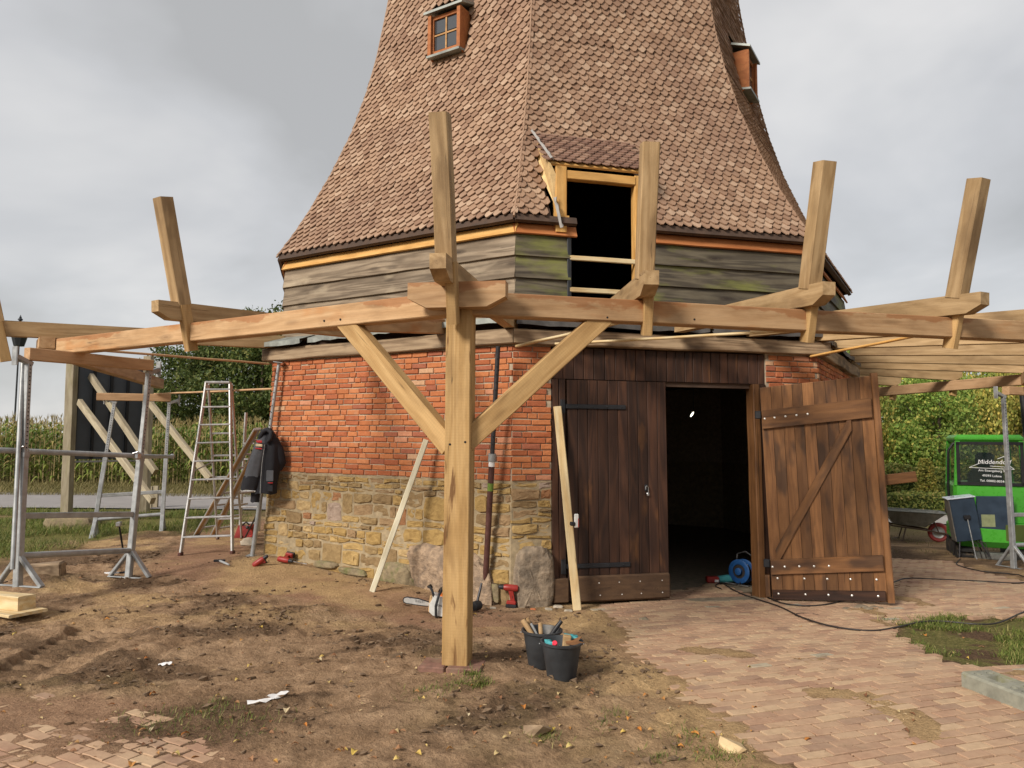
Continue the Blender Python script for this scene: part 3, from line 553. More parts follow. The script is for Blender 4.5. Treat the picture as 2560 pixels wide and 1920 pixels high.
# field stones
def stone(k, poly, d):
    cx_ = sum(p[0] for p in poly) / len(poly); cz_ = sum(p[1] for p in poly) / len(poly); m = face_m(k, cx_, cz_, Rw, -.02); n = len(poly); vs = []
    for f_, o_ in ((1.0, 0), (.985, d * .6), (.90, d * .97), (.5, d * 1.05)):
        for p in poly: vs.append(((p[0] - cx_) * f_, (p[1] - cz_) * f_, o_ + (rng.uniform(-.008, .008) if o_ else 0)))
    fs = [(r_ * n + i, r_ * n + (i + 1) % n, (r_ + 1) * n + (i + 1) % n, (r_ + 1) * n + i) for r_ in range(3) for i in range(n)] + [tuple(range(3 * n, 4 * n))]
    MB().add(vs, fs).build('stone', 'field_stone', stone_wall, m)
def rubble(k, sa, sb, z0, skip):
    hs = []; z = z0
    while z < 1.14: h = rng.choice([.045, .06, .07, .085, .10, .13, .15]) * (1.25 if z < .35 else .92); h = min(h, 1.195 - z); hs.append((z, h)); z += h
    wob = lambda s, r_: 0 if r_ >= len(hs) else (float(vn(np.array([s * 3.1]), np.array([r_ * 7.7]), 5)[0]) - .5) * .05
    blocked = []
    for r_, (z, h) in enumerate(hs):
        s = sa + rng.uniform(-.02, .0); nb = []
        while s < sb - .03:
            ln = min(rng.uniform(.09, .34) * (1.2 if h > .1 else 1), sb - s)
            if sb - s - ln < .07: ln = sb - s
            hit = [b for b in blocked if b[0] < s + ln and b[1] > s]
            if hit:
                if hit[0][0] - s > .07: ln = hit[0][0] - s
                else: s = hit[0][1]; continue
            tall = r_ < len(hs) - 2 and rng.random() < .16 and ln > .13; zt = z + h + (hs[r_ + 1][1] if tall else 0); rt = r_ + (2 if tall else 1)
            if tall: nb.append((s, s + ln))
            if not skip(s + ln / 2, (z + zt) / 2):
                g = .004; ns = max(2, int(ln / .09)); jx = lambda: rng.uniform(-.016, .016)
                bot = [(s + g + (ln - 2 * g) * i / ns, z + g + wob(s + ln * i / ns, r_) + rng.uniform(-.004, .012)) for i in range(ns + 1)]; top = [(s + g + (ln - 2 * g) * i / ns, zt - g + wob(s + ln * i / ns, rt) + rng.uniform(-.012, .004)) for i in range(ns, -1, -1)]
                q = [(x + (jx() if 0 < i < ns else jx() * .4), y) for i, (x, y) in enumerate(bot)] + [(s + ln - g + jx() * .7, (z + zt) / 2)] + top + [(s + g + jx() * .7, (z + zt) / 2)]
                if zt - z > .075: # cut the corners
                    for i in (0, ns, ns + 2, 2 * ns + 2): x, y = q[i]; q[i] = (x + (s + ln / 2 - x) * rng.uniform(.01, .09), y + ((z + zt) / 2 - y) * rng.uniform(.03, .24))
                stone(k, q, rng.uniform(.018, .045))
            s += ln
        blocked = nb
hA = half(4.96)
rubble(-1, -hA, hA, -.16, lambda s, z: s > .64 and z < .40 - .25 * abs(s - 1.2) and s < 1.72)
rubble(0, -hA, -1.46, -.16, lambda s, z: z < .43 and s > -1.84)
rubble(1, -hA, hA * .2, -.3, lambda s, z: False)
def boulder(name, cpt, sx, sy, sz, mat, parent, Mx, seed, amp=.16, n=18):
    r_ = np.random.RandomState(seed); vs = []; fs = []; ph = r_.rand(6) * 6
    for i in range(n + 1):
        th = math.pi * i / n
        for j in range(2 * n):
            a = math.pi * j / n; d = Vector((math.sin(th) * math.cos(a), math.sin(th) * math.sin(a), math.cos(th))); q = Vector([math.copysign(abs(c_) ** .5, c_) for c_ in d])
            f_ = 1 + amp * (math.sin(2.3 * d.x + ph[0]) * math.cos(2.9 * d.y + ph[1]) + .5 * math.sin(5.1 * d.z + ph[2] + 2 * d.x) + .3 * math.sin(9 * d.x + ph[3]) * math.sin(8 * d.z + ph[4])) + .022 * r_.randn() * (0 < i < n)
            vs.append((cpt[0] + q.x * sx * f_, cpt[1] + q.y * sy * f_, cpt[2] + q.z * sz * f_))
    for i in range(n):
        for j in range(2 * n): a = i * 2 * n + j; b = i * 2 * n + (j + 1) % (2 * n); fs.append((a, a + 2 * n, b + 2 * n, b))
    return MB().add(vs, fs).build(name, mat, parent, Mx, True)
boulder('boulder', (0, 0, 0), .55, .33, .13, 'boulder', stone_wall, face_m(-1, 1.19, .10, Rw, -.02), 3)
boulder('boulder', (0, 0, 0), .205, .37, .15, 'boulder_grey', stone_wall, face_m(0, -1.675, .13, Rw, -.03), 8, .09)
boulder('boulder', (0, 0, 0), .25, .15, .09, 'moss_stone', stone_wall, face_m(-1, .40, .06, Rw, .0), 5, .12)
for s_, z_, a_, b_ in ((.62, .02, .07, .05), (-.3, .05, .22, .04), (-.75, .09, .18, .04), (1.72, .02, .07, .10)): boulder('boulder', (0, 0, 0), a_, b_, .05, 'moss_stone', stone_wall, face_m(-1, s_, z_, Rw, .02), int(a_ * 99), .1, 10)
# floors and ceiling inside
disc = lambda R, z: MB().add([corner(k, R, z) for k in range(8)], [tuple(range(8))])
disc(4.62, -.165).build('interior_floor', 'cobble', mill); disc(4.9, 2.74).build('interior_ceiling', 'interior', mill)
# wall plates
for k, s0, s1 in ((-1, -2.03, 1.93), (0, -1.90, 2.03), (1, -1.86, 1.9), (-2, -1.8, 1.85)):
    beam('wall_plate', fp(k, s0, 2.76, cR(4.93), -.04), fp(k, s1, 2.76, cR(4.93), -.04), .24, .165, 'old_plate', mill, warp=.008, c=.012)
# lead flashing sheets over the plate
def sheet(k, s0, s1, mat, dz=0, do=0, drop=.06):
    b = MB(); n = max(2, int((s1 - s0) / .12)); vs = []; rr = [rng.uniform(-.008, .008) for _ in range(n + 1)]
    for i in range(n + 1):
        s = s0 + (s1 - s0) * i / n; j = rr[i]
        for o_, z_ in ((-.02, 3.02), (.20 + do, 2.935 + dz + j), (.235 + do + j, 2.925 + dz + j), (.235 + do + j * .5, 2.925 - drop + dz + j * 1.5), (.228 + do + j * .5, 2.925 - drop + dz + j * 1.5), (.195 + do, 2.91 + dz + j)): vs.append(fp(k, s, z_, cR(4.80), o_))
    b.add(vs, [(i * 6 + q, (i + 1) * 6 + q, (i + 1) * 6 + q + 1, i * 6 + q + 1) for i in range(n) for q in range(5)])
    return b.build('flashing', mat, mill)
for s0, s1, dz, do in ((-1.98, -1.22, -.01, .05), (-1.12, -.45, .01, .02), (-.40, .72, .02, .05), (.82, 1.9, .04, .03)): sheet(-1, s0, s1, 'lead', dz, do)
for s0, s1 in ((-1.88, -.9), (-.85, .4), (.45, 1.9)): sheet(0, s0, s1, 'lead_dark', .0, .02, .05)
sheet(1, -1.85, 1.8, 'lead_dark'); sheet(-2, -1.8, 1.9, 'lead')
# weatherboards, fascia, soffit
RC = 4.79; core = MB()
ZB = [3.94, 3.69, 3.44, 3.19, 2.94]
for k in range(-4, 4):
    for s0, s1 in ([(-99, -1.20), (-.25, 99)] if k == 0 else [(-99, 99)]): slab(core, k, s0, s1, 2.72, 4.16, cR(RC), -.03, .1)
clad = core.build('cladding', 'soffit', mill)
def board(k, s0, s1, zt, zb, mat, parent, name='board', lift=.035, th=.022, R=RC, off=0.0):
    p = [fp(k, s, z, cR(R), off + o) for z, o in ((zb, lift), (zt, 0)) for s in (s0, s1)]; x = p[1] - p[0]; Mx = fr((p[0] + p[2]) / 2, x, (p[2] - p[0]).normalized()); L = x.length; H = (p[2] - p[0]).length
    n = max(2, int(L / .3)); vs = []
    for i in range(n + 1):
        a = L * i / n; j = rng.uniform(-.004, .004) if 0 < i < n else 0
        vs += [(a, th / 2 * -1, -H / 2 + j), (a, th / 2, -H / 2 + j), (a, th / 2, H / 2), (a, -th / 2, H / 2)]
    fs = [(i * 4 + q, i * 4 + (q + 1) % 4, (i + 1) * 4 + (q + 1) % 4, (i + 1) * 4 + q) for i in range(n) for q in range(4)] + [(0, 3, 2, 1), tuple(n * 4 + q for q in range(4))]
    return MB().add(vs, fs).build(name, mat, parent, Mx)
hC = half(RC) + .012
for k in (-2, -1, 0, 1):
    for i in range(4):
        for s0, s1 in ([(-hC, -1.20), (-.25, hC)] if k == 0 else [(-hC, hC)]): board(k, s0, s1, ZB[i] + .02, ZB[i + 1] - .0, 'weathered' if k < 0 else 'weathered_green', clad)
    for s0, s1 in ([(-hC - .02, -1.13), (-.25, hC + .02)] if k == 0 else [(-hC - .02, hC + .02)]):
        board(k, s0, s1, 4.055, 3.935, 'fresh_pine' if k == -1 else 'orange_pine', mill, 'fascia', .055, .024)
        board(k, s0, s1 - (.02 if k == 0 and s0 < 0 else 0), 4.135, 4.06, 'soffit', mill, 'eave_board', .03, .05, RC, .07)
beam('edge_trim', fp(0, -1.215, 2.95, cR(RC), .035), fp(0, -1.215, 3.93, cR(RC), .03), .05, .02, 'black_iron', mill, up=face_m(0, 0, 3, cR(RC)).col[2][:3])
# shingled body
bc = MB(); zs = [p[0] for p in PRF]; ZSH = 5.30; HS = (-1.44, -.28)
for k in range(-4, 4):
    for a, b_ in zip(zs[:-1], zs[1:]):
        if k == 0 and a < 5.39:
            for s0, s1 in ((-99, HS[0]), (HS[1], 99)): slab(bc, k, s0, s1, a, b_, Rb, -.03, .06)
        else: slab(bc, k, -99, 99, a, b_, Rb, -.03, .06)
body = bc.build('shingled_body', 'soffit', mill)
MB().add([corner(k, 2.75, 12.5) for k in range(8)], [tuple(range(8))]).build('cap_floor', 'soffit', mill)
def shingle(seed):
    r_ = random.Random(seed); w_ = .0565; t = .016; j = lambda a=.003: r_.uniform(-a, a)
    o = [(-.013 + j(), 0 + j()), (.013 + j(), 0 + j()), (w_ + j(.002), .060 + j(.007)), (w_, .17), (-w_, .17), (-w_ + j(.002), .060 + j(.007))]; n = 6; tl = r_.uniform(-.003, .003)
    vs = [(x, y, t * (1 - y / .2) + tl * x / w_) for x, y in o] + [(x, y, t * (1 - y / .2) - .013 + tl * x / w_) for x, y in o]
    return vs, [tuple(range(n)), tuple(range(n, 2 * n))[::-1]] + [(i, n + i, n + (i + 1) % n, (i + 1) % n) for i in range(n)]
SHG = [shingle(i) for i in range(10)]; SHM = [MB().add(*q).mesh('shingle') for q in SHG]; shl = []
EXP = .088
def sh_rows(k, z0, z1, skip):
    z = z0; r_ = 0
    while z < z1:
        h = half(Rb(z)); t = face_m(k, 0, z, Rb); n = int(2 * h / .1165); pit = 2 * h / n
        for i in range(n + 1):
            s = -h + pit * (i + (.5 if r_ % 2 else 0))
            nw = 1.0
            if s > h + .03 or skip(s, z): continue
            if abs(s) > h - .045: s = math.copysign(h - .026, s); nw = .47
            m = face_m(k, s, z, Rb, .010 + rng.uniform(0, .004)) @ Matrix.Rotation(rng.uniform(-.035, .035), 4, 'Z') @ Matrix.Rotation(rng.uniform(-.15, -.10), 4, 'X') @ Matrix.Diagonal((pit / .1165 * rng.uniform(.93, 1.0) * nw, rng.uniform(.96, 1.05), 1, 1))
            shl.append(((m.translation - EYE).length, m))
        z += EXP * t.col[1][2] * rng.uniform(.985, 1.015); r_ += 1
wins = lambda s, z: -.30 < s < .36 and 6.93 < z < 7.80
sh_rows(-1, 4.125, 9.3, wins); sh_rows(0, 4.125, 9.3, lambda s, z: HS[0] - .03 < s < HS[1] + .03 and z < ZSH - .02); sh_rows(1, 4.125, 9.3, wins); sh_rows(-2, 4.125, 7, lambda s, z: s < .8)
# the catslide roof over the hatch
SA, SB = fp(0, 0, 4.775, cR(4.88)), fp(0, 0, ZSH + .03, Rb, .01); e0 = (corner(1, 1, 0) - corner(0, 1, 0)).normalized(); up_ = (SB - SA); SL = up_.length; up_.normalize(); nsh = e0.cross(up_); HM = (HS[0] + HS[1]) / 2
hood = []
for r_ in range(int(SL / .075) + 1):
    for i in range(11):
        s = HS[0] - .03 + .1165 * (i + (.5 if r_ % 2 else 0))
        if s > HS[1] + .06: continue
        m = Matrix((e0, up_, nsh)).transposed().to_4x4(); m.translation = SA + e0 * s + up_ * (r_ * .075) + nsh * .012
        hood.append(m @ Matrix.Rotation(rng.uniform(-.03, .03), 4, 'Z') @ Matrix.Rotation(rng.uniform(-.13, -.09), 4, 'X'))
# thin hip fillers on the corners
for k in (-1, 0, 1, 2): MB().tube([corner(k, Rb(z) + .004, z) for z in zs], .014, 6).build('hip_strip', 'shingle', mill)
shl.sort(key=lambda t: t[0]); rest = MB()
for i, (d, m) in enumerate(shl):
    if i < 300: ob('shingle', SHM[i % 10], 'shingle', body, m)
    else: rest.cur = rng.random(); rest.add(*SHG[i % 10], m)
stuff(rest.build('shingle_mass', 'shingle', body))
# hatch: frame, lintel, battens, cheek, torn membrane
hb = MB()
hp = [SA + e0 * HS[0] - nsh * .02, SA + e0 * HS[1] - nsh * .02, SB + e0 * HS[1] - nsh * .02, SB + e0 * HS[0] - nsh * .02]; hb.add(hp + [p - nsh * .025 for p in hp], [(0, 1, 2, 3), (7, 6, 5, 4), (0, 4, 5, 1), (1, 5, 6, 2), (2, 6, 7, 3), (3, 7, 4, 0)])
hatch = hb.build('hatch', 'fresh_pine', mill)
HDM = [MB().add(*q).mesh('shingle') for q in SHG]
for i, m in enumerate(hood): ob('shingle', HDM[i % 10], 'shingle_dark', hatch, m)
hpt = lambda s, z, o=0: fp(0, s, z, cR(4.80), o)
nB = Vector(face_m(0, 0, 3, cR(4.8)).col[2][:3])
beam('post', hpt(-1.32, 3.98, .0), hpt(-1.32, 4.74, .0), .13, .12, 'fresh_pine', hatch, up=nB); beam('post', hpt(-.36, 3.2, -.02), hpt(-.36, 4.72, -.02), .12, .12, 'fresh_pine', hatch, up=nB)
beam('post', hpt(-1.295, 4.12, .05), hpt(-1.295, 4.17, .05), .14, .03, 'fresh_pine', hatch, up=nB)
beam('lintel', hpt(-1.25, 4.655, .0), hpt(-.42, 4.655, .0), .10, .10, 'fresh_pine', hatch)
for z in (3.70, 3.335): beam('batten', hpt(-1.21, z, .02), hpt(-.3, z, .02), .03, .055, 'pale_pine', hatch)
ch = [SA + e0 * (HS[0] - .01) - nsh * .02, SB + e0 * (HS[0] - .01) - nsh * .05, fp(0, HS[0] - .01, 4.75, Rb, -.02), fp(0, HS[0] + .06, 4.30, Rb, .03), fp(0, HS[0] + .08, 4.30, cR(4.80), .03), fp(0, HS[0] + .08, 4.6, cR(4.80), .05)]
MB().add(ch + [p - e0 * .02 for p in ch], [(0, 1, 2, 3, 4, 5), (11, 10, 9, 8, 7, 6)] + [(i, i + 6, (i + 1) % 6 + 6, (i + 1) % 6) for i in range(6)]).build('cheek', 'cheek_board', hatch)
def flap(pts, wd, seed):
    r_ = random.Random(seed); vs = []
    for i, p in enumerate(pts): a = wd * (.5 + .8 * r_.random()); vs += [Vector(p) + nB * .02, Vector(p) + e0 * a * .6 + nB * (.04 + a * .4), Vector(p) + e0 * a + nB * .03 + V3(0, 0, r_.uniform(-.03, .03))]
    MB().add(vs, [(i * 3 + q, i * 3 + 3 + q, i * 3 + 4 + q, i * 3 + 1 + q) for i in range(len(pts) - 1) for q in range(2)]).build('membrane', 'membrane', hatch)
ln = lambda a, b, n: [a + (b - a) * i / n for i in range(n + 1)]
flap(ln(SB + e0 * (HS[0] - .10) + nsh * .03, SA + e0 * (HS[0] - .03) + nsh * .03, 9), .03, 1); flap(ln(hpt(-1.42, 4.36, .05), hpt(-1.36, 4.0, .12), 7), .035, 2)
# small dormer windows
def window(k, sc, z0=7.0, wd=.52, ht=.58, lab=None):
    a0 = Rb(z0 - .02); Rp = cR(a0 + .05); g = lambda s, z, o=0: fp(k, sc + s, z, Rp, o); n_ = Vector(face_m(k, 0, 7, Rp).col[2][:3]); e = Vector(face_m(k, 0, 7, Rp).col[0][:3]); b = MB()
    for s in (-1, 1): b.box((0, 0, 0), (.05, ht, .06), face_m(k, sc + s * wd * .44, z0 + ht / 2, Rp))
    b.box((0, 0, 0), (wd * .8, .05, .05), face_m(k, sc, z0 + .045, Rp)); b.box((0, 0, 0), (wd * .8, .05, .05), face_m(k, sc, z0 + ht - .025, Rp))
    wnd = b.build('window', 'window_wood', mill)
    if lab: wnd['label'] = lab
    for s in (-1, 1):
        cp = [g(s * (wd / 2), z0, .06), g(s * (wd / 2), z0 + ht + .02, .06), fp(k, sc + s * wd / 2, z0 + ht + .02, Rb, -.05), fp(k, sc + s * wd / 2, z0 - .05, Rb, -.02)]
        MB().add([p - e * .012 for p in cp] + [p + e * .012 for p in cp], [(0, 1, 2, 3), (7, 6, 5, 4)] + [(i, i + 4, (i + 1) % 4 + 4, (i + 1) % 4) for i in range(4)]).build('cheek', 'window_wood', wnd)
        MB().box((0, 0, 0), (.055, ht + .02, .03), face_m(k, sc + s * (wd / 2 - .01), z0 + ht / 2, Rp, .06)).build('casing', 'window_wood', wnd)
    hq = [g(-wd / 2 - .07, z0 + ht + .02, .11), g(wd / 2 + .07, z0 + ht + .02, .11), fp(k, sc + wd / 2 + .07, z0 + ht + .14, Rb, -.02), fp(k, sc - wd / 2 - .07, z0 + ht + .14, Rb, -.02)]
    MB().add(hq + [p + V3(0, 0, .035) for p in hq], [(3, 2, 1, 0), (4, 5, 6, 7)] + [(i, (i + 1) % 4, (i + 1) % 4 + 4, i + 4) for i in range(4)]).build('hood', 'lead', wnd)
    MB().box((0, 0, 0), (wd + .04, .03, .14), face_m(k, sc, z0 - .015, Rp, .03) @ Matrix.Rotation(.15, 4, 'X')).build('sill', 'lead', wnd)
    for i in (-1, 1):
        for j in (0, 1): MB().box((0, 0, 0), (wd * .39, ht * .40, .006), face_m(k, sc + i * wd * .2, z0 + .09 + ht * .2 + j * ht * .42, Rp, .0)).build('pane', 'window_glass', wnd)
    MB().box((0, 0, 0), (.022, ht * .84, .022), face_m(k, sc, z0 + ht / 2 + .01, Rp, .006)).build('glazing_bar', 'glazing_wood', wnd); MB().box((0, 0, 0), (wd * .8, .022, .02), face_m(k, sc, z0 + ht / 2 + .01, Rp, .005)).build('glazing_bar', 'glazing_wood', wnd)
window(-1, .06); window(1, .0)
# ---- doors
DP = lambda s, z, o=0: fp(0, s, z, Rw, o)
nD = Vector(face_m(0, 0, 1, Rw).col[2][:3])
dfm = MB(); slab(dfm, 0, -1.44, 1.19, 2.315, 2.665, Rw, -.06, .04); slab(dfm, 0, -.12, 1.0, 2.262, 2.315, Rw, -.05, .05)
frame = dfm.build('door_frame', 'soffit', mill)
s = -1.44
while s < 1.17:
    w_ = min(rng.uniform(.105, .135), 1.19 - s); beam('plank', DP(s + w_ / 2, 2.318, -.035), DP(s + w_ / 2, 2.664, -.035 + rng.uniform(0, .006)), w_ - .006, .03, 'door_dark', frame, up=nD, c=.004); s += w_
for s0, w_ in ((-1.415, .085), (-1.33, .08)): beam('plank', DP(s0, -.1, -.03), DP(s0, 2.31, -.03), w_ - .005, .06, 'door_dark', frame, up=nD)
beam('jamb', DP(1.045, -.14, -.05), DP(1.045, 2.31, -.05), .085, .16, 'door_warm', frame, up=nD); beam('jamb', DP(1.135, -.14, -.02), DP(1.135, 2.31, -.02), .09, .06, 'door_dark', frame, up=nD)
beam('threshold', DP(-.14, -.155, .0), DP(1.05, -.165, .0), .16, .06, 'cobble', frame)
MB().rbox((0, 0, 0), (.17, .25, .07), .01, face_m(0, -1.37, .045, Rw, .03)).build('kick_board', 'kick_wood', frame)
ld = MB(); slab(ld, 0, -1.275, -.10, -.07, 2.30, Rw, -.02, .02); ldoor = ld.build('door', 'soffit', mill); ldoor['label'] = 'closed dark brown plank door leaf'
s = -1.275; ws = [.118] * 10; ws[-1] = .113
for w_ in ws: beam('plank', DP(s + w_ / 2, -.07, rng.uniform(-.004, .002)), DP(s + w_ / 2, 2.305, rng.uniform(-.004, .002)), w_ - .004, .028, 'door_dark', ldoor, up=nD, c=.005, warp=.001); s += w_
for z, s0, s1 in ((2.01, -1.36, -.60), (.29, -1.36, -.57)):
    beam('strap_hinge', DP(s0 + .06, z, .024), DP(s1, z, .024), .012, .052, 'black_iron', ldoor); beam('hinge_plate', DP(s0 + .03, z - .075, .016), DP(s0 + .03, z + .075, .016), .055, .02, 'black_iron', ldoor, up=nD)
    for i in range(4): MB().lathe([(.008, 0), (.008, .004), (.003, .007)], 8).build('bolt', 'black_iron', ldoor, face_m(0, s0 + .2 + i * .17, z, Rw, .03))
poly = [(-.56, -.14), (.56, -.14), (.56, .11), (.53, .14), (-.53, .14), (-.56, .14)]
MB().rbox((0, 0, 0), (1.12, .275, .045), .018, face_m(0, -.665, .05, Rw, .035)).build('kick_board', 'kick_wood', ldoor)
for i in range(4):
    for z in (.11, -.02):
        if rng.random() < .9: MB().lathe([(.007, 0), (.007, .004), (.002, .007)], 8).build('bolt', 'bolt_metal', ldoor, face_m(0, -.95 + i * .25 + rng.uniform(-.02, .02), z, Rw, .057))
pl_ = MB(); pm = face_m(0, -.36, 1.10, Rw, .03); pl_.rbox((.008, -.05, .008), (.03, .04, .016), .005, pm); pl_.tube([(.014, -.035, .008), (.014, .02, .008), (.004, .04, .01), (-.012, .04, .012), (-.02, .025, .012), (-.02, .0, .012)], .005, 8, True, pm); pl_.build('padlock', 'steel', ldoor, I4, True)
MB().rbox((-.01, .02, .0), (.035, .07, .012), .004, pm).build('hasp', 'black_iron', ldoor)
# open right leaf: four corners in the place
HB, HT, FB, FT = at(1668, 1292, 8.50), at(1641, 838, 8.52), at(1917, 1299, 8.12), at(1880, 812, 8.24)
def Q(a, b): return (HB * (1 - a) + FB * a) * (1 - b) + (HT * (1 - a) + FT * a) * b
nQ = (FB - HB).cross(HT - HB).normalized()
if nQ.y > 0: nQ = -nQ
def qb(name, a0, b0, a1, b1, wd, o0, o1, mat, parent, alongb=True, taper=None):
    # board from (a0,b0) to (a1,b1); wd is its half width expressed along the other parameter
    if alongb: c_ = [Q(a0, b0), Q(a1, b0), Q(a1, b1), Q(a0, b1)]
    else: c_ = [Q(a0, b0 - wd), Q(a1, b1 - wd), Q(a1, b1 + wd), Q(a0, b0 + wd)]
    x = (c_[3] - c_[0]) if alongb else (c_[1] - c_[0]); Mx = fr(c_[0], x, nQ); inv = Mx.inverted(); cc = .004
    ce = sum(c_, Vector()) / 4; ins = [p + (ce - p).normalized() * .007 for p in c_]
    vs = [inv @ (p + nQ * o0) for p in c_] + [inv @ (p + nQ * (o1 - cc)) for p in c_] + [inv @ (p + nQ * o1) for p in ins]
    return MB().add(vs, [(3, 2, 1, 0), (8, 9, 10, 11)] + [f for i in range(4) for f in ((i, (i + 1) % 4, 4 + (i + 1) % 4, 4 + i), (4 + i, 4 + (i + 1) % 4, 8 + (i + 1) % 4, 8 + i))]).build(name, mat, parent, Mx)
rdoor = qb('door', 0, 0, 1, 1, 0, -.02, .0, 'soffit', mill); rdoor['label'] = 'warm brown plank door leaf standing open'
na = 10; ws = [rng.uniform(.9, 1.1) for _ in range(na)]; tot = sum(ws); a = 0
for w_ in ws: da = w_ / tot; qb('plank', a + .0015, 0.0, a + da - .0015, 1.0, 0, .002, .030 + rng.uniform(-.003, .003), 'door_warm', rdoor); a += da
qb('rail', .005, .845, .985, .855, .044, .032, .068, 'door_warm', rdoor, False); qb('rail', .005, .148, .985, .168, .034, .032, .066, 'door_warm', rdoor, False); qb('rail', .005, .021, .985, .026, .021, .032, .062, 'door_dark', rdoor, False)
qb('brace', .055, .19, .80, .80, .038, .033, .062, 'door_warm', rdoor, False)
ep = [Q(1.0, -.005), Q(1.0, 1.01)]; beam('edge_post', ep[0] + nQ * .0 + (FB - HB).normalized() * .035, ep[1] + (FT - HT).normalized() * .035, .07, .09, 'door_warm', rdoor, up=nQ)
for b_, aa, o_ in ((.848, (.03, .12, .22, .32, .42), .066), (.150, (.02, .13, .26, .39, .52), .064), (.026, (.06, .3, .5, .70, .92), .060), (.095, (.06, .3, .5, .70, .92), .030)):
    for a in aa: MB().lathe([(.012, 0), (.012, .005), (.004, .011)], 8).build('bolt', 'bolt_metal', rdoor, fyz(Q(a, b_ + (.01 * a if b_ > .1 else 0)) + nQ * o_, V3(0, 0, 1), nQ), True)
for b_ in (.87, .165): MB().rbox((0, 0, 0), (.07, .09, .05), .008, fyz(Q(-.03, b_) + nQ * .03, V3(0, 0, 1), nQ)).build('hinge', 'black_iron', rdoor)
qb('hinge_block', -.055, .01, -.012, .11, 0, .0, .07, 'door_warm', rdoor)
lb = beam('latch_bar', Q(.9, .52) - nQ * .06, Q(1.33, .535) - nQ * .06, .03, .115, 'door_warm', rdoor)
# hanging lamp inside
lp = thing('hanging_lamp', 'small glowing work lamp hanging inside the dark doorway', 'lamp', at(1495, 895, 10.6)); q = at(1495, 895, 10.6)
MB().lathe([(.003, -.04), (.010, -.028), (.012, 0), (.008, .03), (.004, .04)], 10).build('bulb', 'lamp_glow', lp, Matrix.Translation(q) @ Matrix.Rotation(.6, 4, 'Y'), True)
stick('cord', q + V3(.02, 0, .04), V3(q.x + .02, q.y, 2.74), .004, 'black_plastic', lp)

# ================================================================ GALLERY UNDER CONSTRUCTION
RR, ZT = 7.51, 2.735
gal = thing('gallery_frame', 'unfinished oak gallery frame of beams, joists and leaning posts around the mill', 'gallery', (-.39, 5.4, 0))
def rp(k, f_, R=RR): return corner(k, R, 0) * (1 - f_) + corner(k + 1, R, 0) * f_
for k, f0, f1, mt in ((-1, .0, 1.0, 'timber'), (0, .0, 1.03, 'timber'), (1, .0, 1.0, 'timber'), (2, .0, 1.0, 'formwork'), (-2, .0, 1.0, 'timber')):
    a, b = rp(k, f0), rp(k, f1); d = (b - a).normalized(); beam('ring_beam', a + d * .04 + V3(0, 0, ZT - .0875), b - d * .04 + V3(0, 0, ZT - .0875), .14, .175, mt, gal)
cdir = lambda k: (corner(k, 1, 0) - Vector((CX, CY, 0))).normalized()
tdir = lambda k: Vector((0, 0, 1)).cross(cdir(k))
pb = corner(0, 7.50, 0); pb.z = G(pb.x, pb.y)
beam('post', pb + V3(0, 0, .03), V3(pb.x, pb.y, ZT - .02), .185, .185, 'oak', gal, up=cdir(0), c=.006)
p1 = corner(1, 7.5, 0); beam('post', V3(p1.x, p1.y, float(T(p1.x, p1.y)) - .1), V3(p1.x, p1.y, ZT - .175), .185, .185, 'oak', gal, up=cdir(1))
# saddle across the post head
sc = corner(0, 7.62, ZT - .05); t0 = tdir(0); beam('saddle', sc - t0 * .36, sc + t0 * .36, .13, .185, 'timber', gal, cham=(True, True))
sc = corner(-1, 7.55, ZT - .05); t1 = tdir(-1); beam('saddle', sc - t1 * .16, sc + t1 * .30, .15, .13, 'timber', gal)
# braces in the ring planes
for k, (lu, lv), (uu, uv) in ((-1, (962, 950), (752, 698)), (0, (1012, 948), (1298, 690))):
    n_ = cdir(k + .5); c_ = rp(k, .5); lo = onpl(lu, lv, c_, n_); hi = onpl(uu, uv, c_, n_); d = (hi - lo).normalized()
    beam('brace', lo - d * .08, hi + d * .03, .11, .15, 'brace_wood', gal, up=d.cross(n_) if d.cross(n_).z > 0 else -d.cross(n_))
for k, pts in ((-1, ((735, 690), (700, 715 - 22))), (0, ((1312, 686), (1500, 690)))):
    n_ = cdir(k + .5); c_ = rp(k, .5) + n_ * .071
    for u, v in pts: q = onpl(u, v, c_, n_); MB().lathe([(.009, -.004), (.009, .002), (.007, .003)], 8, fyz(q, (0, 0, 1), n_)).build('peg', 'hole_black', gal)
for u, v in ((972, 960), (1005, 955)): q = onpl(u, v, pb + cdir(0) * .094, cdir(0)); MB().lathe([(.009, -.004), (.009, .002), (.007, .003)], 8, fyz(q, (0, 0, 1), cdir(0))).build('peg', 'hole_black', gal)
def joist(base, over, mt='oak_grey', bal=True, stub=False, zt=3.88, cham=True, inner=4.72, bo=.12):
    d = Vector((base.x - CX, base.y - CY, 0)); r_ = d.length; d.normalize(); t = Vector((0, 0, 1)).cross(d); h = .17
    o_ = Vector((CX, CY, 0)) + d * (r_ + over) + V3(0, 0, ZT + h / 2); i_ = Vector((CX, CY, 0)) + d * inner + V3(0, 0, 2.86 + h / 2)
    beam('joist', o_, i_, .115, h, mt, gal, cham=(cham, False))
    if bal or stub:
        lean = .235; bR = r_ + bo; z0 = ZT + h; q = lambda z, off=0: Vector((CX, CY, 0)) + d * (bR + (z - z0) * lean) + t * off + V3(0, 0, z)
        if bal: beam('baluster', q(z0 - .01), q(zt), .13, .135, 'oak_grey', gal, up=d, warp=.004)
        beam('baluster_tongue', q(2.47, .035), q(z0 - .005, .035), .075, .105, 'brace_wood', gal, up=d)
joist(corner(0, RR, 0) - tdir(0) * .05, .50, bo=.27)
for f_ in (.25, .5, .75): joist(rp(0, f_), .36)
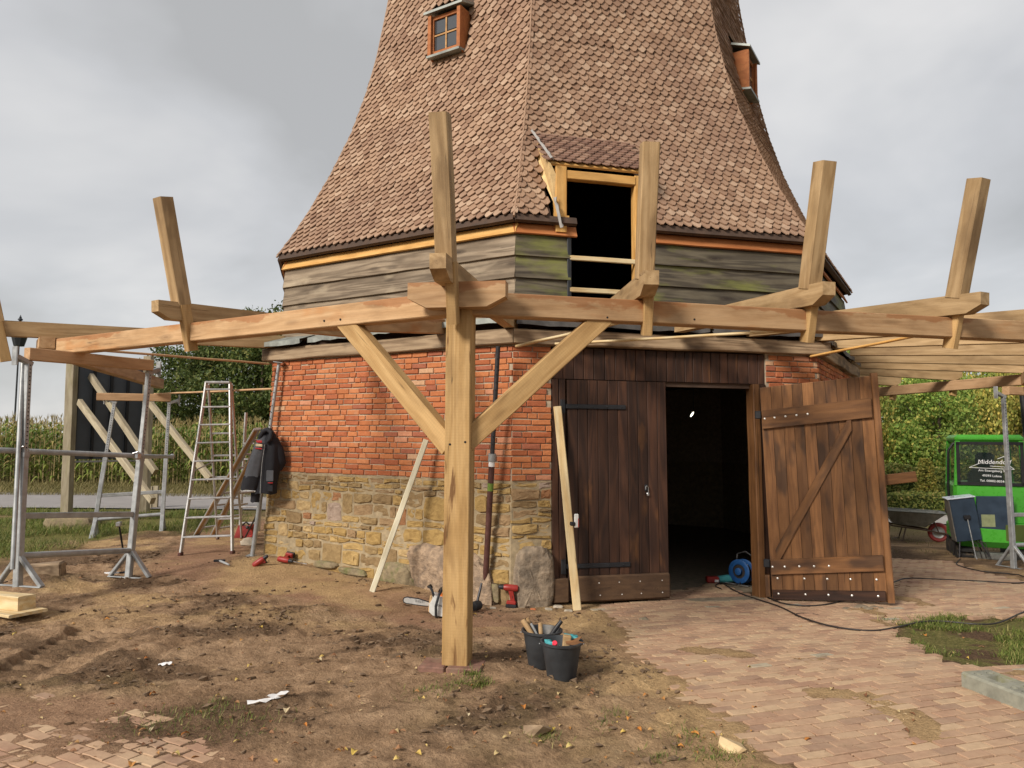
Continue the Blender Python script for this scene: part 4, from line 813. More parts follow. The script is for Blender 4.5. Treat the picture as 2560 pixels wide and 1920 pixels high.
joist(rp(-1, .45), .38); jb = rp(-1, .75); jd = Vector((jb.x - CX, jb.y - CY, 0)).normalized(); beam('joist', jb - jd * .075 + V3(0, 0, ZT - .09), Vector((CX, CY, 0)) + jd * 4.72 + V3(0, 0, 2.93), .115, .165, 'timber', gal); joist(corner(-1, RR, 0), .95, bo=.50)
joist(corner(1, RR, 0), .3, bal=False)
for f_ in (.25, .5, .75): joist(rp(1, f_), .25, 'oak_grey', False)
joist(corner(2, RR, 0), .3, 'oak_grey', False)
for f_ in (.25, .5, .75): joist(rp(2, f_), .15, 'oak_grey', False, True)
# loose battens hanging about the frame
def batten(label, a, b, w_=.05, h=.025, mt='pale_pine', grp=None): tag(beam('batten', a, b, w_, h, mt), label, 'batten', grp)
batten('thin pale batten rising from the brick corner to the ring beam', at(1117, 748, 7.75), at(1335, 697, 6.4))
batten('long thin batten laid under the joists above the door', at(1200, 743, 8.0), at(1722, 714, 6.9))
batten('thin warm batten rising towards the right end of the gallery', at(1752, 770, 8.8), at(2075, 707, 7.2), mt='fresh_pine')
batten('thin lath running from the left ring beam to the wall plate', at(205, 756, 8.2), at(580, 786, 9.8), mt='formwork')
batten('thin lath running level behind the stepladder to the wall', at(335, 851, 13.2), at(592, 840, 10.2), mt='formwork')

# ================================================================ STEEL TRESTLES
def trestle(label, FL, FR, TL, TR, side=1, tl=.12):
    t = thing('steel_trestle', label, 'trestle', (FL + FR) / 2, 'galvanised steel trestles'); sp = (FR - FL); sp.z = 0; sp.normalize(); n_ = sp.cross(V3(0, 0, 1))
    lerp = lambda a, b, f_: a + (b - a) * f_
    for F_, T_, sg in ((FL, TL, -1), (FR, TR, 1)):
        beam('leg', F_, lerp(F_, T_, .56), .066, .066, 'galv', t, up=n_, c=.006); beam('inner_tube', lerp(F_, T_, .5), T_, .052, .052, 'galv', t, up=n_, c=.004)
        beam('collar', lerp(F_, T_, .555), lerp(F_, T_, .575), .075, .075, 'galv', t, up=n_)
        hb_ = MB()
        for i in range(22):
            p = lerp(F_, T_, .60 + i * .018)
            for s_ in (-1, 1): hb_.box((0, 0, 0), (.012, .003, .012), fr(p - n_ * .0265 * s_, sp))
            hb_.box((0, 0, 0), (.003, .012, .012), fr(p + sp * .0265, sp))
        stuff(hb_.build('hole_row', 'hole_black', t))
        top = T_; beam('head_arm', top + V3(0, 0, -.035) - sp * sg * .03, top + V3(0, 0, .0) + sp * sg * .15 + V3(0, 0, .03), .06, .05, 'galv', t); pl = top + sp * sg * .16 + V3(0, 0, .04)
        beam('head_plate', pl - V3(0, 0, .10), pl + V3(0, 0, .09), .07, .02, 'galv', t, up=sp); beam('head_pin', pl - V3(0, 0, .06), pl - V3(0, 0, .06) - sp * sg * .07, .014, .014, 'galv', t)
        for s_ in (-1, 1):
            foot = F_ + n_ * s_ * .27 + sp * .02; foot.z = F_.z + (G(foot.x, foot.y) - G(F_.x, F_.y)) * .6; beam('foot_strut', foot, lerp(F_, T_, .135), .06, .035, 'galv', t, up=n_)
        beam('foot_bar', F_ + n_ * .28 + V3(0, 0, .01), F_ - n_ * .28 + V3(0, 0, .01), .045, .012, 'galv', t)
    beam('cross_bar', lerp(FL, TL, .30), lerp(FR, TR, .30), .04, .06, 'galv', t); stick('cross_tube', lerp(FL, TL, .13), lerp(FR, TR, .13), .032, 'galv', t)
    return t
FL1, FR1, TL1, TR1 = at(38, 1268, 7.3), at(278, 1236, 8.7), at(62, 779, 7.62), at(322, 801, 8.9)
FR1.z = G(FR1.x, FR1.y) + .02
trestle('tall galvanised trestle nearest the camera at the left edge', FL1, FR1, TL1, TR1)
d = (TR1 - TL1).normalized(); tag(beam('formwork_timber', TL1 - d * .02 + V3(0, 0, .068), TR1 + d * .02 + V3(0, 0, .068), .10, .13, 'formwork'), 'reddish squared timber lying across the nearest left trestle', 'timber')
FL2, FR2, TL2, TR2 = at(200, 1162, 12.55), at(349, 1150, 12.9), at(248, 866, 12.9), at(366, 868, 13.2)
for F_ in (FL2, FR2): F_.z = G(F_.x, F_.y)
trestle('galvanised trestle standing farther back behind the leftmost one', FL2, FR2, TL2, TR2)
d = (TR2 - TL2).normalized(); tag(beam('formwork_timber', TL2 - d * .28 + V3(0, 0, .068), TR2 + d * .02 + V3(0, 0, .068), .10, .13, 'formwork'), 'short squared timber on the farther left trestle', 'timber')
FL3 = at(2190, 1224, 11.3); FL3.z = G(FL3.x, FL3.y); TL3 = at(2167, 853, 11.55); FR3 = FL3 + V3(1.25, .45, -.03); TR3 = TL3 + V3(1.25, .45, 0)
trestle('galvanised trestle at the right edge in front of the green cab', FL3, FR3, TL3, TR3)
d = (TR3 - TL3).normalized(); tag(beam('formwork_timber', TL3 + d * .06 + V3(0, 0, .07), TR3 + V3(0, 0, .07), .12, .13, 'formwork'), 'squared timber on the right hand trestle', 'timber')
tb = thing('scaffold_tube', 'horizontal scaffold tube clamped across the two legs of the nearest trestle', 'tube', at(150, 980, 8)); a, b = at(-40, 971, 7.35), at(306, 985, 8.78)
stick('tube', a, b, .029, 'galv', tb); 
for q in (at(52, 975, 7.5), at(297, 985, 8.72)): MB().rbox((0, 0, 0), (.08, .07, .09), .02, fr(q, b - a)).build('coupler', 'steel', tb); stick('coupler_bolt', q + V3(-.03, -.05, .03), q + V3(.03, -.05, .05), .01, 'steel', tb)
tb = thing('scaffold_tube', 'shorter scaffold tube running back to the farther left trestle', 'tube', at(340, 985, 10)); a, b = at(300, 986, 8.8), at(372, 986, 12.9); stick('tube', a, b, .029, 'galv', tb); MB().rbox((0, 0, 0), (.08, .07, .09), .02, fr(b, b - a)).build('coupler', 'steel', tb)
ft = thing('guard_tube', 'round scaffold tube standing against the left leg of the nearest trestle', 'tube', at(30, 1180, 7.4)); stick('tube', at(27, 1230, 7.2), at(50, 778, 7.62), .022, 'galv', ft); stick('end_cap', at(50, 778, 7.62), at(50.2, 775, 7.62), .026, 'galv', ft)
# packing under the left trestle foot
q = FL1 + V3(-.05, 0, 0); gz = G(q.x, q.y)
tag(beam('packing_block', at(-60, 1270, 7.35) - V3(0, 0, .085), at(58, 1302, 6.95) - V3(0, 0, .0), .16, .13, 'pale_pine'), 'squared pine block under the foot of the nearest trestle', 'block')
bq = at(58, 1322, 6.9); tag(beam('packing_board', at(-70, 1290, 7.35) - V3(0, 0, .06), at(62, 1325, 6.85), .34, .028, 'pale_pine'), 'flat pine board below the packing block at the left edge', 'board')
# half buried timber end, broken bricks
q = gp(92, 1256); tag(MB().rbox((0, 0, 0), (.42, .2, .17), .02, Matrix.Translation(q + V3(0, 0, .05)) @ Matrix.Rotation(.25, 4, 'Z') @ Matrix.Rotation(-.08, 4, 'Y')).build('timber_offcut', 'old_plate'), 'dark timber offcut half sunk in the soil mound at left', 'offcut')
for i, (dx_, l_) in enumerate(((-.155, .19), (.075, .245))):
    q = corner(0, 7.54, 0) + tdir(0) * dx_; tag(MB().rbox((0, 0, 0), (l_, .23, .085), .008, fyz((q.x, q.y, pb.z - .01 - .0), cdir(0) * -1)).build('footing_brick', 'old_brick'), ('smaller' if i == 0 else 'larger') + ' red brick lying under the oak post foot', 'brick')

# ================================================================ BACK OF THE BIG SIGN
sg = thing('sign_board', 'dark panelled sign seen from behind on braced timber posts by the road', 'sign', gp(230, 1112))
SL, SR = gp(143, 1117), gp(312, 1106); SLt, SRt = at(157, 775, SL.y), at(322, 770, SR.y)
for a, b in ((SL, SLt), (SR, SRt)): beam('post', a - V3(0, 0, .1), b, .17, .17, 'sign_wood', sg, c=.008)
ex = (SR - SL); ex.z = 0; W = ex.length; ex.normalize(); ny_ = V3(-ex.y, ex.x, 0)
zb, zt_ = at(200, 993, SL.y).z, SLt.z + .05
for i in range(4):
    a = SL + ex * (.10 + (W - .2) * i / 4); b = SL + ex * (.10 + (W - .2) * (i + 1) / 4); c_ = (a + b) / 2
    MB().box((0, 0, 0), ((W - .2) / 4 - .03, .03, zt_ - zb), fr(V3(c_.x, c_.y, (zb + zt_) / 2) + ny_ * .10, ex)).build('panel', 'panel_dark', sg)
    MB().box((0, 0, 0), (.05, .05, zt_ - zb), fr(V3(a.x, a.y, (zb + zt_) / 2) + ny_ * .06, ex)).build('rib', 'panel_edge', sg)
beam('rail', V3(SL.x, SL.y, zb - .05) + ny_ * .05, V3(SR.x, SR.y, zb - .05) + ny_ * .05, .04, .04, 'galv', sg)
for (u0, v0, y0), (u1, v1, y1) in (((172, 868, 15.3), (330, 1082, 13.4)), ((196, 812, 15.6), (336, 1020, 14.4)), ((322, 868, 16.2), (455, 1035, 14.8))):
    beam('brace', at(u0, v0, y0), at(u1, v1, y1), .09, .13, 'sign_wood', sg)
for u, v in ((335, 1098), (322, 1100)): q = gp(u, v); beam('stake', q - V3(0, 0, .1), q + V3(0, 0, .52), .13, .06, 'sign_wood', sg)
MB().rbox((0, 0, 0), (.18, .05, .2), .02, fr(at(303, 960, SL.y - .1), ex)).build('junction_box', 'grey_plastic', sg)

# ================================================================ LADDERS
lad = thing('stepladder', 'tall aluminium stepladder standing by the left wall corner', 'ladder', gp(445, 1200))
A0, A1, B0, B1 = gp(390, 1200), gp(502, 1197), gp(470, 1165), gp(522, 1163)
A0t, A1t = at(446, 826, 10.75), at(497, 826, 10.8); B0t, B1t = at(450, 830, 10.9), at(500, 830, 10.95)
for a, b in ((A0, A0t), (A1, A1t)): beam('front_rail', a, b, .028, .075, 'alu', lad, up=V3(0, -1, 0)); MB().rbox((0, 0, 0), (.05, .09, .05), .01, Matrix.Translation(a + V3(0, 0, .02))).build('foot', 'rust_tube', lad)
for a, b in ((B0, B0t), (B1, B1t)): beam('rear_rail', a, b, .024, .05, 'alu', lad, up=V3(0, -1, 0)); MB().rbox((0, 0, 0), (.04, .07, .05), .01, Matrix.Translation(a + V3(0, 0, .02))).build('foot', 'rust_tube', lad)
for i in range(9): f_ = .10 + i * .107; beam('tread', A0.lerp(A0t, f_), A1.lerp(A1t, f_), .085, .024, 'alu', lad)
beam('top_tread', A0.lerp(A0t, 1.0), A1.lerp(A1t, 1.0), .12, .03, 'alu', lad)
for i in range(5): f_ = .14 + i * .14; beam('rear_bar', B0.lerp(B0t, f_), B1.lerp(B1t, f_), .03, .03, 'alu', lad)
beam('spreader', A0.lerp(A0t, .47), B0.lerp(B0t, .52), .012, .02, 'galv', lad)
lx = thing('extension_ladder', 'orange railed extension ladder leaning low against the mill behind the stepladder', 'ladder', gp(440, 1158))
for du, nm in ((0, 0), (22, 1)):
    a, b = gp(424 + du * 1.6, 1158), at(556 + du * .9, 926, 10.5)
    dd = (b - a).normalized(); beam('rail', a, b, .03, .11, 'alu', lx, up=V3(0, -1, .4)); beam('rail_web', a.lerp(b, .02) + V3(0, -.03, 0), a.lerp(b, .98) + V3(0, -.03, 0), .02, .06, 'handle_wood', lx, up=V3(0, -1, .4))
    for i in range(8): p = a.lerp(b, .08 + i * .118); stick('rung', p, p + V3(.16, .42, 0), .016, 'alu', lx)
lx2 = thing('folded_ladder', 'short aluminium ladder standing behind the wall corner', 'ladder', gp(556, 1140))
for u in (519, 559): q = gp(u, 1140); q = at(u, 1135, 13.2); q.z = G(q.x, q.y); beam('rail', q, q + V3(.02, .05, 1.0 if u > 530 else 2.1), .03, .06, 'alu', lx2)
for i in range(6): z = .15 + i * .28; a = at(519, 1135, 13.2); b = at(559, 1135, 13.2); g0 = G(a.x, a.y); beam('rung', V3(a.x, a.y, g0 + z), V3(b.x, b.y, g0 + min(z, .95)) if z < 1 else V3(a.x + .2, a.y, g0 + z), .03, .03, 'alu', lx2)

# ================================================================ PROPS, LATHS, JACKET
pr = thing('steel_prop', 'galvanised adjustable steel prop leaning at the left brick corner', 'prop', gp(545, 1200)); a, b = gp(545, 1201), at(603, 783, 9.72)
m_ = a.lerp(b, .52); stick('outer_tube', a, m_, .030, 'galv', pr, 12); stick('inner_tube', a.lerp(b, .5), b, .023, 'galv', pr, 12); stick('collar', a.lerp(b, .515), a.lerp(b, .54), .04, 'galv', pr, 12); MB().box((0, 0, 0), (.13, .13, .01), fyz(a, (0, 1, 0), b - a)).build('base_plate', 'galv', pr); MB().box((0, 0, 0), (.12, .12, .01), fyz(b, (0, 1, 0), b - a)).build('head_plate', 'galv', pr)
hb_ = MB(); d = (b - a).normalized()
for i in range(12): hb_.tube([a.lerp(b, .57 + i * .034) + V3(-.006, -.0215, 0), a.lerp(b, .57 + i * .034) + V3(-.007, -.0245, 0)], .007, 8)
stuff(hb_.build('hole_row', 'hole_black', pr))
pr = thing('steel_prop', 'brown painted steel prop standing right of the oak post', 'prop', gp(1045, 1306)); a, b = gp(1046, 1303), at(1076, 748, 7.72)
stick('outer_tube', a, a.lerp(b, .57), .032, 'rust_tube', pr, 12); stick('inner_tube', a.lerp(b, .56), b, .025, 'dark_tube', pr, 12); stick('collar', a.lerp(b, .555), a.lerp(b, .585), .042, 'galv', pr, 12); stick('label_wrap', a.lerp(b, .535), a.lerp(b, .575), .0335, 'paper', pr, 12); stick('green_band', a.lerp(b, .44), a.lerp(b, .47), .0328, 'leaf_mid', pr, 12)
MB().box((0, 0, 0), (.15, .15, .01), fyz(a, (0, 1, 0), V3(0, 0, 1))).build('base_plate', 'rust_tube', pr)
hb_ = MB()
for i in range(12): hb_.tube([a.lerp(b, .62 + i * .03) + V3(0, -.0235, 0), a.lerp(b, .62 + i * .03) + V3(0, -.0265, 0)], .007, 8)
stuff(hb_.build('hole_row', 'hole_black', pr))
q = gp(804, 1279); tag(beam('lath', q, at(921, 950, 8.32), .062, .035, 'white_pine', up=V3(0, -1, 0)), 'whitish lath leaning on the brick wall left of the oak post', 'lath')
q = gp(1247, 1317); pa, pbb = q, at(1204, 878, 8.04); tag(beam('plank', pa, pbb, .088, .03, 'pale_pine', up=V3(0, -1, 0)), 'pale pine plank leaning on the closed door leaf', 'plank')
ls = thing('laser_receiver', 'small grey and red gauge clamped to the leaning plank', 'gauge', at(1238, 1120, 7.6)); m = fr(at(1243, 1125, 7.62), (1, .2, 0))
MB().rbox((.01, 0, 0), (.045, .03, .14), .008, m).build('housing', 'white_plastic', ls); MB().rbox((.028, -.004, -.02), (.014, .026, .09), .004, m).build('side_strip', 'red_plastic', ls); MB().rbox((-.03, 0, -.03), (.05, .05, .04), .008, m).build('clamp', 'black_plastic', ls)
# jacket hung on the prop
jk = thing('work_jacket', 'black and grey work jacket hanging from the leaning steel prop', 'jacket', gp(560, 1200))
def loft(rings, n=28, fold=.0, seed=0, flat=.45):
    r_ = random.Random(seed); ph = [r_.random() * 6 for _ in range(4)]; vs = []
    for i, (c_, wx, wy) in enumerate(rings):
        t = i / (len(rings) - 1)
        for k in range(n):
            a = 2 * math.pi * k / n; f_ = 1 + fold * (.35 + t) * (math.sin(5 * a + ph[0] + 1.5 * t) * .6 + math.sin(9 * a + ph[1] - 2 * t) * .3 + .35 * math.sin(12 * t + ph[2] + 2 * a))
            vs.append(c_ + V3(math.cos(a) * wx * f_, math.sin(a) * wy * f_, .01 * math.sin(3 * a + ph[3]) * (1 if i == len(rings) - 1 else 0)))
    return vs, [(i * n + k, i * n + (k + 1) % n, (i + 1) * n + (k + 1) % n, (i + 1) * n + k) for i in range(len(rings) - 1) for k in range(n)] + [tuple(range(n)), tuple(range((len(rings) - 1) * n, len(rings) * n))]
JY = 9.62
def ringlist(pts, sub=3):
    P_ = [(at(u, v, JY + dy), wx, wy) for u, v, dy, wx, wy in pts]; o = []
    for i in range(len(P_) - 1):
        for j in range(sub): f_ = j / sub; o.append((P_[i][0].lerp(P_[i + 1][0], f_), P_[i][1] * (1 - f_) + P_[i + 1][1] * f_, P_[i][2] * (1 - f_) + P_[i + 1][2] * f_))
    return o + [P_[-1]]
MB().add(*loft(ringlist([(581, 925, 0, .03, .03), (580, 938, -.02, .09, .06), (583, 965, -.04, .13, .09), (583, 1000, -.05, .13, .10), (578, 1040, -.05, .125, .10), (574, 1066, -.05, .135, .10)]), 30, .10, 2)).build('torso', 'jacket_black', jk, I4, True)
MB().add(*loft(ringlist([(570, 940, -.05, .05, .05), (563, 965, -.09, .085, .07), (553, 1000, -.10, .095, .075), (545, 1030, -.10, .105, .08)]), 26, .07, 5)).build('sleeve', 'jacket_grey', jk, I4, True)
MB().add(*loft(ringlist([(545.5, 1028, -.10, .107, .082), (541, 1048, -.10, .112, .085), (538, 1058, -.10, .105, .08)], 2), 26, .07, 5)).build('hem', 'jacket_black', jk, I4, True)
MB().add(*loft(ringlist([(592, 945, -.01, .05, .06), (601, 970, -.01, .07, .07), (606, 1000, .0, .075, .07), (600, 1015, .0, .06, .05)]), 22, .08, 7)).build('sleeve', 'jacket_black', jk, I4, True)
MB().add(*loft(ringlist([(552, 1064, .0, .06, .05), (551, 1084, .0, .055, .045)]), 18, .1, 8)).build('sleeve', 'jacket_black', jk, I4, True)
MB().tube([at(u, v, JY - .05 + dy) for u, v, dy in ((563, 955, -.03), (562, 944, -.05), (568, 933, -.04), (578, 928, -.03), (586, 934, -.05), (584, 948, -.08), (576, 957, -.10))], [.02, .03, .034, .034, .03, .026, .018], 10).build('collar', 'jacket_black', jk, I4, True)
MB().rbox((0, 0, 0), (.10, .012, .14), .005, fr(at(583, 1028, JY - .155), (1, -.2, 0))).build('pocket', 'jacket_grey', jk); MB().rbox((0, 0, 0), (.075, .012, .08), .005, fr(at(584, 1055, JY - .165), (1, -.2, 0))).build('pocket', 'jacket_black', jk); MB().box((0, 0, 0), (.07, .006, .008), fr(at(584, 1043, JY - .172), (1, -.2, 0))).build('pocket_trim', 'jacket_red', jk)
MB().rbox((0, 0, 0), (.085, .012, .03), .01, fr(at(560, 954, JY - .165), (1, -.3, -.05))).build('patch', 'jacket_red', jk); MB().rbox((0, 0, 0), (.10, .012, .035), .006, fr(at(559.5, 962, JY - .17), (1, -.3, -.05))).build('patch', 'jacket_cream', jk); MB().rbox((0, 0, 0), (.10, .012, .018), .006, fr(at(558.5, 969, JY - .175), (1, -.3, -.05))).build('patch', 'jacket_red', jk)
MB().tube([at(572, 960, JY - .15), at(566, 1000, JY - .165), at(563, 1040, JY - .17), at(562, 1066, JY - .165)], .004, 6).build('zip', 'grey_plastic', jk)

# ================================================================ TOOLS
def drill(label, Mx, bit=0.0, name='cordless_drill'):
    t = thing(name, label, 'drill', (0, 0, 0), None, Mx)
    b = MB(); b.lathe([(.028, -.10), (.036, -.085), (.036, .02), (.028, .05)], 12, Matrix.Rotation(math.pi / 2, 4, 'Y')); b.build('body', 'red_plastic', t, Mx, True)
    MB().lathe([(.024, 0), (.026, .015), (.020, .05), (.008, .058)], 12, Matrix.Translation((.05, 0, 0)) @ Matrix.Rotation(math.pi / 2, 4, 'Y')).build('chuck', 'black_plastic', t, Mx, True)
    MB().hull([(x + dx_, y, z) for x, z, w_, dx_ in ((-.05, -.02, .02, 0), (0, -.02, .02, 0), (-.075, -.13, .016, 0), (-.03, -.13, .016, 0)) for y in (-w_, w_)], None).build('handle', 'red_plastic', t, Mx)
    MB().rbox((-.05, 0, -.07), (.012, .036, .07), .004).build('grip', 'black_plastic', t, Mx)
    MB().rbox((-.04, 0, -.148), (.10, .065, .036), .008).build('base', 'red_plastic', t, Mx); MB().rbox((-.04, 0, -.182), (.115, .07, .036), .008).build('battery', 'black_plastic', t, Mx)
    if bit: MB().tube([(.10, 0, 0), (.10 + bit, 0, 0)], .006, 6).build('drill_bit', 'steel', t, Mx)
    return t
q = gp(1092, 1312); drill('upright red impact driver resting against the corner boulder', Matrix.Translation(q + V3(.03, 0, .20)) @ Matrix.Rotation(math.pi * .97, 4, 'Z') @ Matrix.Rotation(-.06, 4, 'Y'))
q = gp(548, 1222); drill('red drill lying on its side below the hanging jacket', Matrix.Translation(q + V3(.08, 0, .06)) @ Matrix.Rotation(.15, 4, 'Z') @ Matrix.Rotation(-.62, 4, 'Y') @ Matrix.Rotation(1.35, 4, 'X'))
q = gp(610, 1218); drill('red drill with a long bit lying on the ground by the wall', Matrix.Translation(q + V3(.03, .02, .05)) @ Matrix.Rotation(-.25, 4, 'Z') @ Matrix.Rotation(.12, 4, 'Y') @ Matrix.Rotation(1.75, 4, 'X'), .2)
q = gp(541, 1166); drill('red impact driver standing on the ground behind the stepladder', Matrix.Translation(q + V3(0, 0, .20)) @ Matrix.Rotation(-1.9, 4, 'Z'))
# canister
cn_ = thing('red_case', 'red power tool lying behind the leaning black crowbar', 'tool', gp(520, 1160)); q = gp(519, 1162); MB().hull([(-.16, -.09, 0), (.16, -.09, 0), (.16, .09, 0), (-.16, .09, 0), (-.1, -.07, .2), (.12, -.06, .16), (.12, .06, .16), (-.1, .07, .2)], Matrix.Translation(q + V3(.05, .1, 0))).build('housing', 'red_plastic', cn_); MB().tube([q + V3(-.02, .1, .18), q + V3(.05, .1, .25), q + V3(.14, .1, .17)], .014, 8).build('handle', 'black_plastic', cn_, I4, True)
a, b = gp(527, 1166), at(557, 1108, 11.0); tag(rodo('crowbar', [a, a.lerp(b, .5), b], .014, 'black_iron'), 'black crowbar leaning beside the left wall corner', 'crowbar')
def hammer(label, p, q, mat='handle_wood', head=.10, hm='black_iron', hr=.02, name='hammer'):
    t = thing(name, label, 'hammer', p); p, q = Vector(p), Vector(q); d = (q - p).normalized(); MB().tube([p, p.lerp(q, .5), q], [.011, .014, .012], 8).build('handle', mat, t, I4, True); s_ = d.orthogonal().normalized()
    return t, q, d
t, q2, d = hammer('small hammer lying flat on the red path', gp(495, 1226) + V3(0, 0, .03), gp(474, 1217) + V3(0, 0, .03), 'grey_plastic'); MB().rbox((0, 0, 0), (.14, .03, .03), .006, fr(q2, V3(1, .15, 0))).build('head', 'black_iron', t)
t, q2, d = hammer('upright mallet with a round dark head standing beside the brown prop', gp(1040, 1262 + 58) + V3(0.0, 0, .28), gp(1033, 1322) + V3(-.02, 0, .06), 'dark_tube'); MB().lathe([(.02, -.05), (.046, -.045), (.05, 0), (.046, .045), (.02, .05)], 16, fyz(q2, (0, 0, 1), (-.75, -1, 0))).build('head', 'black_iron', t, I4, True)
t, q2, d = hammer('long handled sledge standing behind the nearest trestle', gp(266, 1196), at(257, 1132, 10.2), 'black_iron'); MB().rbox((0, 0, 0), (.06, .13, .06), .01, fr(q2, (1, .3, 0))).build('head', 'steel', t)
tw = thing('trowel', 'small trowel with a pale blade lying at the trestle foot', 'trowel', gp(245, 1248)); q = gp(243, 1247); MB().prism([(-.10, 0), (-.04, .05), (.06, .03), (.08, 0), (.06, -.03), (-.04, -.05)], 0, .008, Matrix.Translation(q + V3(0, 0, .03))).build('blade', 'paper', tw); stick('grip', q + V3(.08, 0, .035), q + V3(.2, .04, .04), .012, 'dark_tube', tw)
# chainsaw
csx = thing('chainsaw', 'white and grey chainsaw lying on the path left of the oak post', 'chainsaw', gp(950, 1333)); q = gp(946, 1331); Mx = Matrix.Translation(q + V3(0, 0, .02)) @ Matrix.Rotation(rad(6), 4, 'Z') @ Matrix.Rotation(rad(7), 4, 'Y')
xz = Matrix(((1, 0, 0, 0), (0, 0, -1, 0), (0, 1, 0, 0), (0, 0, 0, 1)))
bar = [(-.08, .10), (-.2, .125), (-.32, .13), (-.345, .12), (-.352, .10), (-.345, .08), (-.32, .07), (-.2, .065), (-.08, .065)]
MB().prism(bar, -.004, .004, xz).build('guide_bar', 'bar_steel', csx, Mx); MB().tube([(x, 0, z) for x, z in bar], .006, 6).build('chain', 'black_iron', csx, Mx)
MB().hull([(x, y, z) for x, z in ((-.09, .03), (-.10, .10), (-.06, .19), (.10, .17), (.20, .12), (.22, .02), (.1, .0), (-.05, .0)) for y in (-.085, .085)]).build('housing', 'white_plastic', csx, Mx); MB().rbox((-.085, -.0, .09), (.03, .15, .14), .01).build('sprocket_cover', 'handle_wood', csx, Mx)
MB().hull([(x, y, z) for x, z in ((-.02, .17), (-.02, .20), (.12, .20), (.16, .15)) for y in (-.05, .05)]).build('top_cover', 'orange_plastic', csx, Mx)
MB().tube([(-.02, -.11, .0), (-.035, -.12, .10), (-.02, -.11, .2), (-.0, -.06, .235), (.0, .06, .235), (-.01, .11, .2), (-.03, .12, .05)], .013, 10).build('front_handle', 'black_plastic', csx, Mx, True); MB().tube([(.02, 0, .21), (.10, 0, .235), (.20, 0, .20), (.26, 0, .15)], .018, 10).build('rear_handle', 'black_plastic', csx, Mx, True); MB().tube([(-.06, -.07, .17), (-.09, -.07, .235), (-.11, -.05, .255), (-.13, 0, .25), (-.11, .06, .255), (-.09, .07, .23)], .012, 8).build('hand_guard', 'black_plastic', csx, Mx, True)
for i in range(5): MB().box((.055 + i * .014, -.087, .06 + i * .004), (.006, .004, .05)).build('vent', 'black_plastic', csx, Mx)
text('lettering', 'STIHL', .035, 'text_grey', csx, Mx @ Matrix.Translation((-.2, -.0055, .085)) @ Matrix.Rotation(math.pi / 2, 4, 'X') @ Matrix.Rotation(math.pi, 4, 'Z') @ Matrix.Translation((0, -.03, 0))); text('lettering', 'STIHL', .028, 'text_grey', csx, Mx @ Matrix.Translation((-.005, -.0865, .09)) @ Matrix.Rotation(math.pi / 2, 4, 'X'))
# buckets and what sticks out of them
def bucket(label, q, rt=.142, rb=.098, h=.265):
    t = thing('bucket', label, 'bucket', q); pr_ = [(rb * .9, .0), (rb, .01), (rt - .006, h - .02), (rt - .004, h - .016), (rt + .008, h - .014), (rt + .01, h), (rt - .004, h + .002), (rt - .012, h - .01), (rb - .008, .02), (.005, .015)]
    MB().lathe(pr_, 36, Matrix.Translation(q)).build('shell', 'bucket', t, I4, True); MB().tube([q + V3(math.cos(a) * (rt + .012), math.sin(a) * (rt + .012) * .98, h - .02 - .03 * math.sin(a)) for a in [math.pi * i / 14 for i in range(15)]], .004, 6).build('handle', 'steel', t, I4, True); return t
b1, b2 = gp(1213, 1468), gp(1190, 1436); b2 = V3(b1.x - .125, b1.y + .27, G(b1.x - .125, b1.y + .27)); bucket('nearer black mortar bucket full of small parts', b1); bucket('farther black mortar bucket with tool handles sticking out', b2)
def handle(label, base, tip, r_, mt, nm='tool_handle'): a, b = Vector(base), Vector(tip); tag(MB().tube([a, a.lerp(b, .45), a.lerp(b, .8), b], [r_ * .75, r_ * .85, r_ * 1.05, r_ * .95], 10).build(nm, mt, None, I4, True), label, 'tool handle')
Yb = b2.y
handle('leftmost wooden hammer handle in the farther bucket', b2 + V3(.0, -.02, .12), at(1129, 1339, Yb), .019, 'handle_wood'); handle('second wooden handle just behind the leftmost one', b2 + V3(-.03, .05, .12), at(1139, 1335, Yb + .06), .013, 'handle_wood'); handle('short upright wooden handle in the farther bucket', b2 + V3(.0, -.04, .1), at(1167, 1345, Yb - .02), .016, 'handle_wood'); handle('black rubber tool handle slanting right out of the farther bucket', b2 + V3(-.02, -.02, .12), at(1213, 1341, Yb), .016, 'black_plastic'); handle('thin grey handle between the wooden ones', b2 + V3(.02, .02, .12), at(1147, 1347, Yb + .02), .010, 'grey_plastic')
bt = thing('plastic_bottle', 'clear plastic bottle with a red cap lying in the nearer bucket', 'bottle', b1 + V3(-.04, 0, .2)); m = fyz(b1 + V3(-.045, .03, .20), (0, 0, 1), V3(-.05, -.75, .62)); MB().lathe([(.03, -.1), (.04, -.09), (.04, .02), (.016, .06), (.014, .075)], 16, m).build('body', 'bottle_clear', bt, I4, True); MB().lathe([(.018, .07), (.019, .075), (.019, .095), (.015, .1)], 14, m).build('cap', 'bottle_red', bt, I4, True)
tag(MB().rbox((0, 0, 0), (.055, .055, .16), .006, Matrix.Translation(b1 + V3(.03, -.03, .23)) @ Matrix.Rotation(.1, 4, 'Y')).build('wood_offcut', 'oak_grey'), 'square wood offcut standing in the nearer bucket', 'offcut')
tag(boulder('work_glove', (0, 0, 0), .05, .035, .05, 'teal', None, Matrix.Translation(b1 + V3(.075, .03, .25)), 4, .25, 8), 'teal work glove bunched in the nearer bucket', 'glove'); tag(boulder('work_glove', (0, 0, 0), .03, .025, .03, 'teal', None, Matrix.Translation(b1 + V3(-.09, -.02, .24)), 6, .25, 8), 'little blue rag scrap left in the nearer bucket', 'rag')
